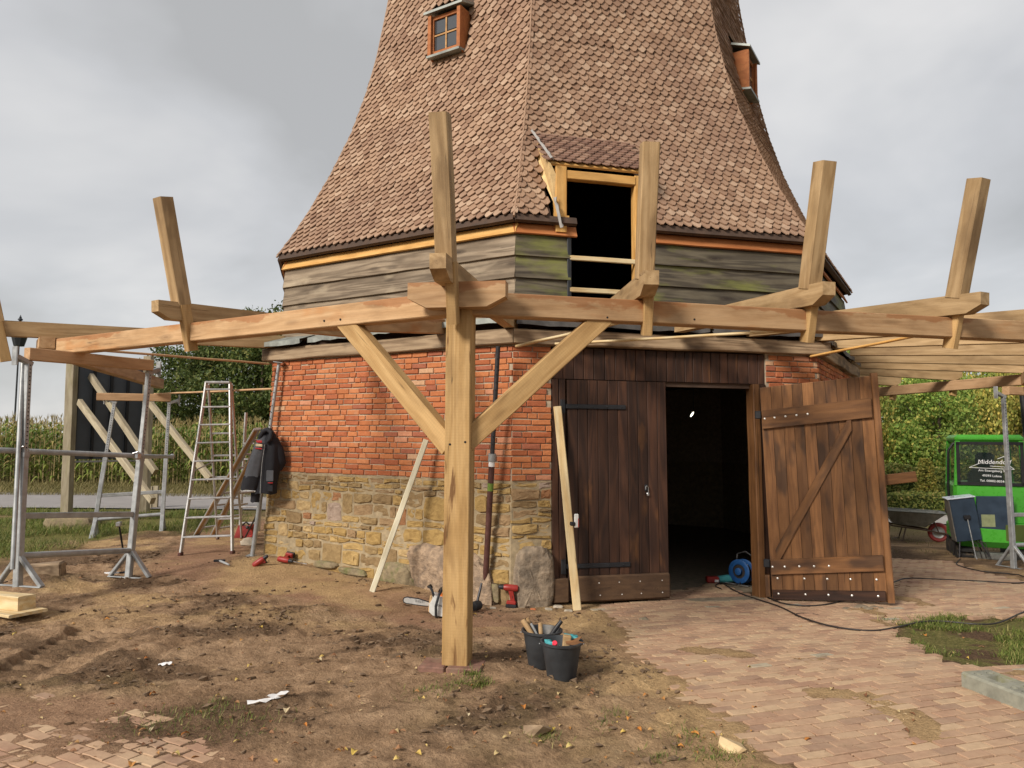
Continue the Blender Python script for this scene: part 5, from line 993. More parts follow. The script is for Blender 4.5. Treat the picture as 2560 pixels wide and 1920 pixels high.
for i, (dx_, dy_, an, lb_) in enumerate(((.09, -.02, .5, 'longer brown pliers'), (.09, -.06, -.1, 'shorter brown pliers'))): tag(MB().hull([(-.07, -.012, -.008), (-.07, .012, .008), (.0, -.02, -.01), (.0, .02, .01), (.06, -.012, .008), (.06, .012, -.008), (0, 0, .022)], Matrix.Translation(b1 + V3(dx_, dy_, .265)) @ Matrix.Rotation(.3, 4, 'Z') @ Matrix.Rotation(-an, 4, 'Y')).build('pliers', 'door_warm'), lb_ + ' lying over the rim of the nearer bucket', 'pliers')
# concrete hollow block
def cut(o, mb):
    c_ = mb.build('cutter', None); md = o.modifiers.new('b', 'BOOLEAN'); md.object = c_; md.operation = 'DIFFERENCE'; md.solver = 'EXACT'; bpy.context.view_layer.update(); dg = bpy.context.evaluated_depsgraph_get(); me = bpy.data.meshes.new_from_object(o.evaluated_get(dg)); o.modifiers.clear(); o.data = me; bpy.data.objects.remove(c_)
q0, q1 = gp(2074, 1484), gp(2225, 1546); dd = (q1 - q0); dd.z = 0; dd.normalize(); Mx = fr(q0 + V3(0, 0, .055), dd); blk = MB().rbox((.42, .12, .0), (.84, .24, .13), .014, Mx).build('hollow_block', 'concrete'); c_ = MB()
for x in (.10, .46): c_.box((x + .1, .12, .06), (.13, .10, .2), Mx); [c_.lathe([(.024, -.1), (.024, .2)], 12, Mx @ Matrix.Translation((xx, yy, .0))) for xx in (x - .02, x + .26) for yy in (.07, .165)]
cut(blk, c_); tag(blk, 'grey mossy concrete hollow block lying on the paving at right', 'block')

# ================================================================ CABLES AND REEL
def cable(label, pts, r_=.008, nm='cable'):
    o = []; n = len(pts); P_ = [gp(u, v, .012) if not isinstance(u, Vector) else u for u, v in pts]
    for i in range(n - 1):
        p0, p1_, p2, p3 = P_[max(0, i - 1)], P_[i], P_[i + 1], P_[min(n - 1, i + 2)]
        for j in range(6): t = j / 6; o.append(.5 * ((2 * p1_) + (p2 - p0) * t + (2 * p0 - 5 * p1_ + 4 * p2 - p3) * t * t + (3 * p1_ - p0 - 3 * p2 + p3) * t ** 3))
    o.append(P_[-1])
    for p in o: p.z = max(float(T(p.x, p.y)) + .016, G(p.x, p.y) + r_ * .9)
    return tag(MB().tube(o, r_, 7).build(nm, 'cable', None, I4, True), label, 'cable')
cable('long dark cable sweeping from the doorway across the paving to the grass', [(1560, 1262), (1600, 1285), (1680, 1312), (1735, 1338), (1800, 1357), (1880, 1366), (1940, 1358), (1990, 1347), (2040, 1346), (2110, 1352), (2160, 1348), (2215, 1324), (2260, 1310)])
cable('dark cable running under the open leaf to the right path', [(1640, 1283), (1700, 1308), (1800, 1306), (1925, 1262), (1960, 1252), (2030, 1254), (2120, 1258), (2200, 1262), (2240, 1255), (2190, 1243), (2120, 1236), (2068, 1222), (2075, 1212)])
cable('short dark cable tangle inside the doorway by the reel', [(1535, 1256), (1570, 1250), (1600, 1257), (1590, 1266), (1560, 1262), (1545, 1268), (1558, 1275)], .006)
q = gp(1747, 1331); tag(MB().tube([q + V3(.13 * math.cos(a), .13 * math.sin(a), .012) for a in [2 * math.pi * i / 24 for i in range(25)]], .005, 6).build('wire_loop', 'cable'), 'small wire ring lying on the pavers below the open leaf', 'wire ring')
rl = thing('cable_reel', 'blue cable reel standing just inside the doorway', 'reel', at(1602, 1257, 9.35)); q = at(1602, 1236, 9.45); q.z = -.155 + .165; Mx = fyz(q, (0, 0, 1), V3(-.75, -.65, .05))
for z in (-.06, .05): MB().lathe([(.088, z - .002), (.088, z + .014), (.13, z + .018), (.148, z + .012), (.148, z), (.13, z - .004), (.088, z - .002)], 28, Mx, False).build('flange', 'blue_plastic', rl, I4, True)
MB().lathe([(.10 + .006 * (i % 2), -.055 + i * .0105) for i in range(11)], 24, Mx).build('wound_cable', 'cable', rl, I4, True); MB().lathe([(.045, .05), (.045, .085), (.03, .09)], 16, Mx).build('hub', 'blue_plastic', rl, I4, True)
xr_ = Vector(Mx.col[0][:3]); zr_ = Vector(Mx.col[2][:3]); MB().tube([q + xr_ * .16 - zr_ * .1 - V3(0, 0, .155), q - xr_ * .16 - zr_ * .1 - V3(0, 0, .155), q - xr_ * .12 - zr_ * .1 + V3(0, 0, .2), q + xr_ * .0 - zr_ * .1 + V3(0, 0, .24), q + xr_ * .12 - zr_ * .1 + V3(0, 0, .18), q + xr_ * .16 - zr_ * .1 - V3(0, 0, .155), q + xr_ * .16 + zr_ * .12 - V3(0, 0, .155), q - xr_ * .16 + zr_ * .12 - V3(0, 0, .155)], .008, 7).build('frame', 'steel', rl, I4, True)
gr = thing('angle_grinder', 'dark green and red power tool on the floor beside the blue reel', 'tool', at(1560, 1262, 9.2)); q = at(1548, 1238, 9.5); q.z = -.10; MB().tube([q, q + V3(.12, .02, .0), q + V3(.3, .05, .01)], [.04, .05, .045], 12).build('body', 'teal', gr, I4, True); MB().rbox((0, 0, 0), (.16, .1, .08), .015, Matrix.Translation(q + V3(-.06, -.02, .0))).build('head', 'red_plastic', gr); MB().rbox((0, 0, 0), (.05, .01, .03), .003, Matrix.Translation(q + V3(-.02, -.075, -.01))).build('label_plate', 'paper', gr)

# ================================================================ RIGHT HAND YARD: BARROW, CABINET, EXCAVATOR
wq = ground_px(1996, 1170); wz = G(wq.x, wq.y); wx = V3(wq.x, wq.y, wz); sc_ = .0082
wb = thing('wheelbarrow', 'grey steel wheelbarrow with a red wheel behind the open door', 'wheelbarrow', wx); Mx = Matrix.Translation(wx) @ Matrix.Rotation(rad(-20), 4, 'Z') @ Matrix.Scale(1.18, 4)
def tray():
    o = [(-.62, -.29, .53), (.30, -.29, .50), (.34, .0, .50), (.30, .29, .50), (-.62, .29, .53)]; lo_ = [(-.48, -.20, .30), (.0, -.20, .26), (.02, 0, .26), (.0, .20, .26), (-.48, .20, .30)]; n = 5
    ins = [tuple(Vector(p) * .985 + Vector((-.003, 0, .012))) for p in o]; inl = [(x * .98, y * .97, z + .012) for x, y, z in lo_]
    return o + lo_ + ins + inl, [(i, (i + 1) % n, n + (i + 1) % n, n + i)[::-1] for i in range(n)] + [tuple(range(n, 2 * n))] + [(2 * n + i, 2 * n + (i + 1) % n, 3 * n + (i + 1) % n, 3 * n + i) for i in range(n)] + [tuple(range(3 * n, 4 * n))[::-1]] + [(i, (i + 1) % n, 2 * n + (i + 1) % n, 2 * n + i) for i in range(n)]
MB().add(*tray()).build('tray', 'barrow_tray', wb, Mx); MB().tube([(-.62, -.29, .53), (.30, -.29, .50), (.34, 0, .5), (.30, .29, .50), (-.62, .29, .53), (-.62, -.29, .53)], .012, 7).build('rim', 'barrow_tray', wb, Mx)
WMx = Mx @ Matrix.Translation((.22, 0, .165)) @ Matrix.Rotation(math.pi / 2, 4, 'X')
MB().lathe([(.10, -.035), (.14, -.045), (.16, -.03), (.166, 0), (.16, .03), (.14, .045), (.10, .035)], 24, None, False).build('tyre', 'tyre_red', wb, WMx, True); MB().lathe([(.02, -.045), (.025, -.03), (.06, -.02), (.095, -.035), (.10, -.03), (.10, .03), (.095, .035), (.06, .02), (.025, .03), (.02, .045)], 20).build('rim', 'alu', wb, WMx, True)
for s_ in (-1, 1):
    MB().tube([(-1.0, s_ * .28, .50), (-.78, s_ * .27, .38), (-.5, s_ * .22, .27), (.0, s_ * .14, .21), (.22, s_ * .07, .165), (.42, s_ * .05, .14)], .015, 8).build('frame_tube', 'barrow_tube', wb, Mx, True); MB().tube([(-.55, s_ * .22, .27), (-.58, s_ * .25, .05), (-.5, s_ * .25, .0), (-.36, s_ * .22, .02), (-.3, s_ * .19, .23)], .013, 7).build('leg', 'barrow_tube', wb, Mx, True)
    MB().tube([(.05, s_ * .16, .30), (.12, s_ * .1, .42), (.22, s_ * .07, .165)], .011, 7).build('strut', 'barrow_tube', wb, Mx, True); MB().tube([(-1.08, s_ * .285, .545), (-1.0, s_ * .28, .50)], .02, 8).build('grip', 'black_plastic', wb, Mx, True)
# electric cabinet
cq = ground_px(2088, 1206); cz = G(cq.x, cq.y); cb = thing('electric_cabinet', 'dark blue site power cabinet on thin legs with a white lid', 'cabinet', (cq.x, cq.y, cz)); Mx = Matrix.Translation((cq.x + .07, cq.y, cz)) @ Matrix.Rotation(rad(-9), 4, 'Y') @ Matrix.Rotation(rad(-16), 4, 'Z')
MB().rbox((0, 0, .64), (.37, .26, .70), .008).build('case', 'cabinet_blue', cb, Mx); MB().rbox((-.192, 0.0, .64), (.016, .25, .69), .004).build('side_panel', 'cabinet_grey', cb, Mx); MB().rbox((-.01, 0, 1.0), (.42, .31, .02), .006).build('lid', 'cabinet_lid', cb, Mx); MB().rbox((-.11, -.04, 1.02), (.06, .03, .02), .006).build('lid_catch', 'steel', cb, Mx)
MB().rbox((.02, -.15, .68), (.10, .05, .07), .01).build('socket', 'black_plastic', cb, Mx); MB().tube([(.02, -.16, .65), (.025, -.165, .4), (.03, -.17, .05), (.04, -.2, -.05)], .008, 7).build('plug_lead', 'grey_plastic', cb, Mx, True)
for x, y in ((-.14, -.10), (.15, -.10), (-.14, .1), (.15, .1)): MB().tube([(x, y, .30), (x * 1.5, y * 1.6, .02)], .012, 7).build('leg', 'dark_tube', cb, Mx, True)
for dx_ in (.0, .06, .12): MB().tube([(.02 + dx_, -.05, .3), (.10 + dx_, -.12, .22), (.12 + dx_, -.16, .0)], .007, 6).build('lead', 'cable', cb, Mx, True)
cd_ = Mx @ Matrix.Translation((.19, -.02, .62)) @ Matrix.Rotation(rad(-10), 4, 'Z') @ Matrix.Rotation(rad(6), 4, 'Y'); MB().rbox((.27, 0, .03), (.52, .025, .68), .006).build('door', 'cabinet_blue', cb, cd_); MB().box((.16, -.0145, -.03), (.19, .003, .20)).build('label_plate', 'cabinet_label', cb, cd_)
# mini excavator seen from behind
eq = ground_px(2136, 1204); ez = -.40; EM = Matrix.Translation((at(2133, 1200, 12.9).x, 12.9, ez)) @ Matrix.Rotation(rad(-24), 4, 'Z'); ex_ = thing('mini_excavator', 'bright green mini excavator cab parked behind the blue cabinet', 'excavator', None, None, EM)
cw, cdp, z0, z1 = .525, .55, 1.34, 2.13
pil = MB(); pil2 = MB()
for sx in (-1, 1):
    for sy in (-1, 1): MB().hull([(sx * (cw + di - o_), sy * cdp + dy_, z) for z, di in ((z0 - .02, 0), (z1 - .06, -.035)) for o_ in (0, .075) for dy_ in (-.035, .035)]).build('pillar', 'green_paint', ex_, EM)
MB().rbox((0, 0, z1 - .02), (cw * 2 - .06, cdp * 2 + .1, .13), .05).build('roof', 'green_paint', ex_, EM); MB().rbox((0, -.0, 1.02), (cw * 2 + .02, cdp * 2 + .06, .68), .05).build('cab_base', 'green_paint', ex_, EM)
MB().rbox((.0, -.15, .52), (1.12, 1.2, .40), .10).build('house', 'green_paint', ex_, EM); MB().rbox((.30, -.74, .58), (.30, .03, .28), .02).build('grille', 'leaf_dark', ex_, EM)
for nm, c_, sz in (('rear_seal', (0, -cdp - .005, 1.55), (.98, .02, .98)),):
    b = MB()
    for sx in (-1, 1): b.box((sx * .455, -cdp - .035, 1.69), (.05, .03, .70))
    for zz_ in (1.355, 2.03): b.box((0, -cdp - .035, zz_), (.96, .03, .05))
    b.build('window_seal', 'cab_black', ex_, EM)
MB().box((0, -cdp - .03, 1.69), (.88, .008, .66)).build('rear_pane', 'cab_glass', ex_, EM); MB().box((0, cdp, 1.69), (.92, .008, .66)).build('front_pane', 'cab_glass', ex_, EM)
for sx in (-1, 1): MB().box((sx * (cw - .035), 0, 1.69), (.008, 1.0, .66)).build('side_pane', 'cab_glass', ex_, EM)
MB().hull([(x, -.1 + y, z) for x, z in ((-.27, 1.2), (.27, 1.2), (-.25, 1.5), (.25, 1.5), (-.18, 1.6), (.18, 1.6)) for y in (-.07, .07)]).build('seat', 'seat_black', ex_, EM); MB().rbox((0, -.1, 1.74), (.28, .11, .26), .06).build('headrest', 'seat_black', ex_, EM); MB().rbox((0, .15, 1.30), (.5, .5, .12), .04).build('seat_base', 'seat_black', ex_, EM)
tm_ = EM @ Matrix.Translation((.0, -cdp - .040, 1.66)) @ Matrix.Rotation(math.pi / 2, 4, 'X')
text('lettering', 'Middendorf', .10, 'text_white', ex_, tm_ @ Matrix.Translation((.06, .03, 0)), .001, .15)
for i, (ln_, sz, yy) in enumerate((('Am Eisengaberg 9', .052, -.10), ('49393 Lohne', .052, -.185), ('Tel. 00002-0034', .052, -.27))): text('lettering', ln_, sz, 'text_white', ex_, tm_ @ Matrix.Translation((.02, yy, 0)) @ Matrix.Rotation(-.03, 4, 'Z'), .001)
for a, b in (((-.30, -.035), (.34, -.055)), ((-.30, -.035), (-.12, .05)), ((.11, .115), (.20, .155)), ((.20, .155), (.25, .10)), ((.28, .0), (.34, -.055)), ((.0, -.005), (.26, -.02))): MB().tube([(*a, 0), (*b, 0)], .005, 4).build('logo_line', 'text_white', ex_, tm_)
MB().tube([(-cw - .05, -.4, .78), (-cw - .07, -.42, 1.3), (-cw - .05, -.42, 1.9), (-cw + .02, -.42, 2.02), (-cw + .08, -.42, 2.04)], .022, 8).build('hose', 'cab_black', ex_, EM, True); MB().rbox((-cw - .05, -.45, .92), (.16, .2, .2), .03).build('mount', 'cab_black', ex_, EM)
MB().tube([(cw + .30, .1, .5), (cw + .22, .1, 1.3), (cw + .14, .12, 2.2), (cw + .11, .14, 2.9)], [.06, .05, .05, .05], 10).build('boom', 'cab_black', ex_, EM, True); MB().rbox((cw + .12, -.1, 1.85), (.14, .1, .22), .03).build('work_light', 'cab_black', ex_, EM); MB().tube([(cw - .02, -.5, 2.0), (cw + .08, -.5, 1.98), (cw + .12, -.3, 1.95)], .012, 6).build('bracket', 'cab_black', ex_, EM)
for sx in (-1, 1):
    pr_ = [(-.75, .16), (-.68, .04), (-.55, 0), (.55, 0), (.68, .04), (.75, .16), (.68, .28), (.55, .33), (-.55, .33), (-.68, .28)]; TM = EM @ Matrix.Translation((sx * .42, 0, 0)) @ Matrix(((0, 0, 1, 0), (1, 0, 0, 0), (0, 1, 0, 0), (0, 0, 0, 1)))
    MB().prism(pr_, -.115, .115).build('track', 'rubber', ex_, TM); b = MB()
    for i in range(12): b.box((-.6 + i * .11, -.012, 0), (.03, .03, .235)); b.box((-.6 + i * .11, .342, 0), (.03, .03, .235))
    for zz_ in (.08, .17, .26): b.box((-.755, zz_, 0), (.03, .03, .235))
    b.build('track_lugs', 'rubber', ex_, TM)
MB().rbox((0, -.62, .18), (.62, .18, .12), .02).build('undercarriage', 'barrow_tray', ex_, EM)

# ================================================================ TREES, HEDGES, CORN, GRASS
def quads(c_, ax, up, ln_, wd):
    a = ax * (ln_ / 2)[:, None]; b = up * (wd / 2)[:, None]; v = np.stack([c_ - a, c_ + b, c_ + a, c_ - b], 1).reshape(-1, 3); return v, np.arange(len(v)).reshape(-1, 4)
def rdir(n): d = nr.randn(n, 3); return d / np.linalg.norm(d, axis=1)[:, None]
def crown_mesh(name, mat, H, W, nleaf, base=.12, seed=0, leaf=.17, clumps=60, droop=0.0, cone=0.0):
    r_ = np.random.RandomState(seed); cl = []
    while len(cl) < clumps:
        p = r_.uniform(-1, 1, 3); rr = 1 - cone * max(0, p[2] * .5 + .5)
        if (p[0] / rr) ** 2 + (p[1] / rr) ** 2 + p[2] ** 2 * .85 < 1 and (np.linalg.norm(p) > .42 or r_.rand() < .35): cl.append(p)
    cl = np.array(cl); rs = r_.uniform(.14, .30, clumps); w_ = rs ** 2; ix = r_.choice(clumps, nleaf, p=w_ / w_.sum()); d = r_.randn(nleaf, 3); d /= np.linalg.norm(d, axis=1)[:, None]; rad_ = r_.uniform(.35, 1, nleaf) ** .6
    p = cl[ix] + d * (rs[ix] * rad_)[:, None] * r_.uniform(.8, 1.25, (nleaf, 1)); p[:, 2] -= droop * r_.rand(nleaf) ** 2 * .5
    c_ = np.stack([p[:, 0] * W / 2, p[:, 1] * W / 2, H * (base + (1 - base) * (p[:, 2] * .5 + .5))], -1)
    ax = r_.randn(nleaf, 3); ax[:, 2] -= droop * 3 + .3; ax /= np.linalg.norm(ax, axis=1)[:, None]; up = np.cross(ax, d + r_.randn(nleaf, 3) * .5); up /= np.linalg.norm(up, axis=1)[:, None]
    L_ = leaf * r_.uniform(.6, 1.5, nleaf); v, f_ = quads(c_, ax, up, L_, L_ * .55); return np_mesh(name, v, f_, r_.rand(nleaf), mat), cl * np.array([W / 2, W / 2, H * (1 - base) / 2]) + np.array([0, 0, H * (base + (1 - base) * .5)])
def trunk_mesh(H, r0, cl, seed=0):
    r_ = random.Random(seed); b = MB(); top = V3(r_.uniform(-.2, .2), r_.uniform(-.2, .2), H * .82); b.tube([V3(0, 0, -.2), V3(0, 0, .3), top * .5 + V3(.1, 0, 0), top], [r0 * 1.3, r0, r0 * .7, r0 * .2], 8)
    for i in range(0, len(cl), max(1, len(cl) // 14)): c_ = Vector(cl[i]); t = max(.2, min(.9, c_.z / H * .6)); s_ = top * t; b.tube([s_, s_.lerp(c_, .55) + V3(0, 0, -.1), c_], [r0 * .35, r0 * .2, r0 * .06], 5)
    return b.mesh('trunk')
KIND = {'dark': [], 'mid': [], 'yellow': []}
for i in range(3):
    m_, cl = crown_mesh('crown', 'leaf_dark', 10, 8.5, 26000, .06, i, .22, 110); KIND['dark'].append((m_, trunk_mesh(10, .22, cl, i)))
    m_, cl = crown_mesh('crown', 'leaf_mid', 5.4, 4.2, 17000, .03, 10 + i, .13, 80, .25, .35); KIND['mid'].append((m_, trunk_mesh(5.4, .10, cl, i)))
    m_, cl = crown_mesh('crown', 'leaf_yellow', 5.4, 3.8, 16000, .03, 20 + i, .12, 75, .7, .25); KIND['yellow'].append((m_, trunk_mesh(5.4, .09, cl, i)))
for k_ in KIND.values():
    for m_, t_ in k_: t_.materials.append(M['bark'])
def tree(label, kind, i, x, y, s_, grp, sz=1.0):
    z = float(T(x, y)); Mx = Matrix.Translation((x, y, z)) @ Matrix.Rotation(rng.uniform(0, 6.3), 4, 'Z') @ Matrix.Diagonal((s_, s_, s_ * sz, 1)); m_, t_ = KIND[kind][i % 3]
    t = thing('tree', label, 'tree', None, grp, Mx); ob('crown', m_, None, t, Mx); ob('trunk', t_, None, t, Mx); return t
LT = [(-21.5, 47, .74, 'lowest rounded dark tree at the left end of the wood behind the corn'), (-18.3, 50, .96, 'second dark tree from the left in the wood behind the corn'), (-15.5, 46, .90, 'dark tree left of the stepladder behind the corn'), (-12.8, 49, 1.08, 'dark tree above the stepladder behind the corn'), (-10.2, 46, 1.12, 'tall dark tree seen between stepladder and brick corner'), (-8.0, 48, 1.30, 'tallest dark tree peeking over the left ring beam'), (-5.0, 50, 1.25, 'dark tree mostly hidden by the mill')]
for i, (x, y, s_, lb_) in enumerate(LT): tree(lb_, 'dark', i, x, y, s_, 'trees behind the corn field')
RT = [(13.2, 29, 1.0, 'yellow', 'weeping yellow green tree right beside the open door'), (15.8, 27.5, .93, 'mid', 'full green tree left of the excavator'), (17.6, 31, 1.10, 'mid', 'dark green tree behind the full green one'), (19.2, 28, .98, 'yellow', 'loose yellowish tree above the wheelbarrow'), (21.2, 30, 1.06, 'yellow', 'yellow green tree above the excavator roof'), (23.4, 28.5, 1.0, 'mid', 'green tree right of the excavator roof'), (25.4, 30, 1.12, 'yellow', 'yellowish tree at the right edge'), (12.0, 33, 1.0, 'mid', 'green tree mostly hidden behind the open door'), (28.0, 31, 1.15, 'mid', 'large green tree beyond the right edge'), (16.0, 35, 1.3, 'mid', 'tall green tree far back above the door edge'), (20.5, 36, 1.35, 'yellow', 'tall pale tree far back between the joists'), (24.8, 36, 1.35, 'mid', 'tall green tree far back at right')]
for i, (x, y, s_, k_, lb_) in enumerate(RT): tree(lb_, k_, i, x, y, s_, 'trees behind the hedge')
def hedge(name, label, a, b, wd, h, mat, n, leaf=.09, cat='hedge'):
    a, b = Vector((*a, 0)), Vector((*b, 0)); d = (b - a); L = d.length; d.normalize(); nn = V3(-d.y, d.x, 0); t = nr.rand(n) * L; s_ = nr.uniform(-.5, .5, n); z = nr.rand(n); fce = nr.rand(n)
    s_ = np.where(fce < .5, -.5 + nr.rand(n) ** 2 * .12, s_); z = np.where(fce > .7, 1 - nr.rand(n) ** 2 * .1, z) * h * (1 + .05 * np.sin(t * 2.1) + .04 * np.sin(t * 5.3))
    c_ = np.stack([a.x + d.x * t + nn.x * s_ * wd, a.y + d.y * t + nn.y * s_ * wd, z], -1) + nr.randn(n, 3) * .03; c_[:, 2] += T(c_[:, 0], c_[:, 1]); ax = rdir(n); up = np.cross(ax, rdir(n)); up /= np.linalg.norm(up, axis=1)[:, None] + 1e-9
    L_ = leaf * nr.uniform(.6, 1.4, n); v, f_ = quads(c_, ax, up, L_, L_ * .6); q = (a + b) / 2; hd = thing(name, label, cat, (q.x, q.y, 0)); ob('foliage', np_mesh('foliage', v, f_, nr.rand(n), mat), None, hd)
    MB().box((L / 2, 0, h * .43), (L * .99, wd * .75, h * .8), fr(V3(a.x, a.y, float(T(a.x, a.y))), d)).build('core', 'leaf_dark', hd); return hd
hl, hr_ = ground_px(1860, 1101), ground_px(2060, 1101)
hedge('low_hedge', 'low clipped hedge running behind the wheelbarrow', (8.2, 20.6), (24, 18.6), .7, .55, 'leaf_hedge', 16000, .08)
hedge('tall_hedge', 'taller brownish hedge behind the low clipped hedge', (8.2, 23.6), (27, 21.8), .9, 1.12, 'leaf_hedge', 22000, .10)
q = at(2002, 1080, 21.9); q.z = float(T(q.x, q.y)); cs_ = thing('column_shrub', 'narrow yellow green column shrub standing in front of the hedge', 'shrub', q); n = 2600; h_ = nr.rand(n); a_ = nr.rand(n) * 6.28; r_ = .30 * (1 - .55 * h_ ** 2) * nr.uniform(.6, 1.1, n); c_ = np.stack([q.x + r_ * np.cos(a_), q.y + r_ * np.sin(a_), q.z + h_ * 1.45], -1); ax = rdir(n); up = np.cross(ax, rdir(n)); up /= np.linalg.norm(up, axis=1)[:, None]; v, f_ = quads(c_, ax, up, np.full(n, .09), np.full(n, .055)); ob('foliage', np_mesh('foliage', v, f_, nr.rand(n), 'leaf_yellow'), None, cs_); stick('stem', q, q + V3(0, 0, 1.3), .03, 'bark', cs_)
# corn: one mass of stalks, leaves and tassels
def blades(base, dirn, L_, W_, curl, seg=4, lean=1.0):
    n = len(base); vs = np.zeros((n, (seg + 1) * 2, 3)); side = np.stack([-dirn[:, 1], dirn[:, 0], np.zeros(n)], -1)
    for i in range(seg + 1):
        t = i / seg; p = base + dirn * (L_ * t * lean)[:, None] + np.stack([np.zeros(n), np.zeros(n), L_ * (t * (1 - lean * .3) - curl * t * t)], -1); w_ = (W_ * (1 - t ** 1.6) * (.55 + .9 * min(t * 3, .5)))[:, None] / 2; vs[:, 2 * i] = p - side * w_; vs[:, 2 * i + 1] = p + side * w_
    f_ = np.array([[2 * i, 2 * i + 1, 2 * i + 3, 2 * i + 2] for i in range(seg)]); return vs.reshape(-1, 3), (np.arange(n)[:, None, None] * (seg + 1) * 2 + f_).reshape(-1, 4), seg
rows = []
for r_ in range(9):
    xx = np.arange(-34, 2, .14 if r_ < 3 else .26); rows.append(np.stack([xx + nr.uniform(-.05, .05, len(xx)), 26.4 + r_ * .75 + xx * .03 + nr.uniform(-.08, .08, len(xx))], -1))
PL = np.concatenate(rows); n = len(PL); hh = nr.uniform(2.0, 2.45, n); zb_ = T(PL[:, 0], PL[:, 1]); nl = 11; ix = np.repeat(np.arange(n), nl); lev = np.tile(np.linspace(.10, .92, nl), n) + nr.uniform(-.03, .03, n * nl); an = nr.rand(n * nl) * 6.28; base = np.stack([PL[ix, 0], PL[ix, 1], zb_[ix] + hh[ix] * lev * .93], -1); dirn = np.stack([np.cos(an), np.sin(an), 0 * an], -1)
v1, f1, sg_ = blades(base, dirn, nr.uniform(.5, .9, n * nl), nr.uniform(.08, .13, n * nl), nr.uniform(.5, 1.2, n * nl), 4, .7); dry = lev < .34
stuff(tag(ob('corn_field', np_mesh('corn_field', v1, f1, np.repeat(np.where(dry, .75 + .24 * nr.rand(n * nl), nr.rand(n * nl) * .85), sg_), 'corn_leaf'), None), 'tall green corn standing across the road at left', 'corn'))
ix = np.repeat(np.arange(n), 7); an = nr.rand(n * 7) * 6.28; base = np.stack([PL[ix, 0], PL[ix, 1], zb_[ix] + hh[ix] * .95], -1); dirn = np.stack([np.cos(an), np.sin(an), 0 * an], -1); v2, f2, _ = blades(base, dirn, nr.uniform(.2, .36, n * 7), np.full(n * 7, .022), nr.uniform(.0, .4, n * 7), 2, .35)
st = np.stack([PL[:, 0], PL[:, 1], zb_], -1); v3 = np.stack([st + [-.018, 0, 0], st + [.018, 0, 0], st + np.stack([0 * hh + .01, 0 * hh, hh], -1), st + np.stack([0 * hh - .01, 0 * hh, hh], -1)], 1).reshape(-1, 3); f3 = np.arange(len(v3)).reshape(-1, 4) + len(v2)
stuff(tag(ob('corn_tassels', np_mesh('corn_tassels', np.concatenate([v2, v3]), np.concatenate([f2, f3]), nr.rand(len(f2) + len(f3)), 'corn_top'), None), 'straw coloured corn tassels topping the field at left', 'corn'))
def grass_obj(name, label, pts, hmin, hmax, mat, wd=.006):
    n = len(pts); z = T(pts[:, 0], pts[:, 1]) + micro(pts[:, 0], pts[:, 1]); an = nr.rand(n) * 6.28; v, f_, sg_ = blades(np.stack([pts[:, 0], pts[:, 1], z - .005], -1), np.stack([np.cos(an), np.sin(an), 0 * an], -1), nr.uniform(hmin, hmax, n), np.full(n, wd) * nr.uniform(.7, 1.4, n), nr.uniform(.1, .7, n), 2, .55)
    return stuff(tag(ob(name, np_mesh(name, v, f_, np.repeat(nr.rand(n), sg_), mat), None), label, 'grass'))
def scatter(x0, x1, y0, y1, n, f_): p = np.stack([nr.uniform(x0, x1, n), nr.uniform(y0, y1, n)], -1); return p[nr.rand(n) < f_(p[:, 0], p[:, 1])]
lawn_f = lambda x, y: (1 - sm(-.12, .10, sdf(x, y, LAWN) + (fbm(x * 3.1, y * 3.1, 4, 9) - .5) * .5)) * sm(.34, .54, fbm(x * 2.2, y * 2.2, 4, 15))
lx_ = np.array(LAWN); grass_obj('lawn_patch', 'green grass patch beside the paving at right', scatter(lx_[:, 0].min() - .3, lx_[:, 0].max() + .3, lx_[:, 1].min() - .3, lx_[:, 1].max() + .3, 60000, lawn_f), .04, .11, 'grass_blade', .006)
grass_obj('left_grass', 'grass strip between the trestles and the road at left', scatter(-14, -4.6, 9, 16.4, 90000, lambda x, y: masks(x, y)[7] * sm(.36, .5, fbm(x * 1.3, y * 1.3, 4, 5))), .08, .26, 'grass_blade', .009)
grass_obj('road_verge', 'pale grass verge in front of the corn', scatter(-32, 1, 20.6, 26.3, 60000, lambda x, y: sm(20.2, 21.0, y - x * .037) * np.ones_like(x)), .12, .38, 'grass_dry', .015)
grass_obj('soil_tufts', 'small grass tufts scattered over the bare soil', np.concatenate([np.array([ground_px(u, v)[:2]]) + nr.randn(c_, 2) * s_ for u, v, c_, s_ in ((1035, 1478, 260, .045), (1020, 1466, 160, .03), (1000, 1478, 120, .06), (420, 1555, 260, .16), (330, 1560, 200, .14), (520, 1570, 160, .12), (935, 1440, 50, .03), (1180, 1600, 110, .05), (1330, 1540, 60, .04), (1300, 1572, 60, .04), (1480, 1590, 90, .07), (1560, 1635, 180, .08), (1420, 1640, 70, .05), (1500, 1620, 90, .09), (470, 1520, 60, .05), (905, 1500, 90, .08), (960, 1490, 70, .06))]), .03, .085, 'grass_blade', .005)
grass_obj('yard_weeds', 'dry weeds around the wheelbarrow and cabinet', scatter(5, 12, 12.5, 18, 9000, lambda x, y: sm(.5, .62, fbm(x * 1.5, y * 1.5, 4, 55))), .05, .16, 'grass_dry', .01)
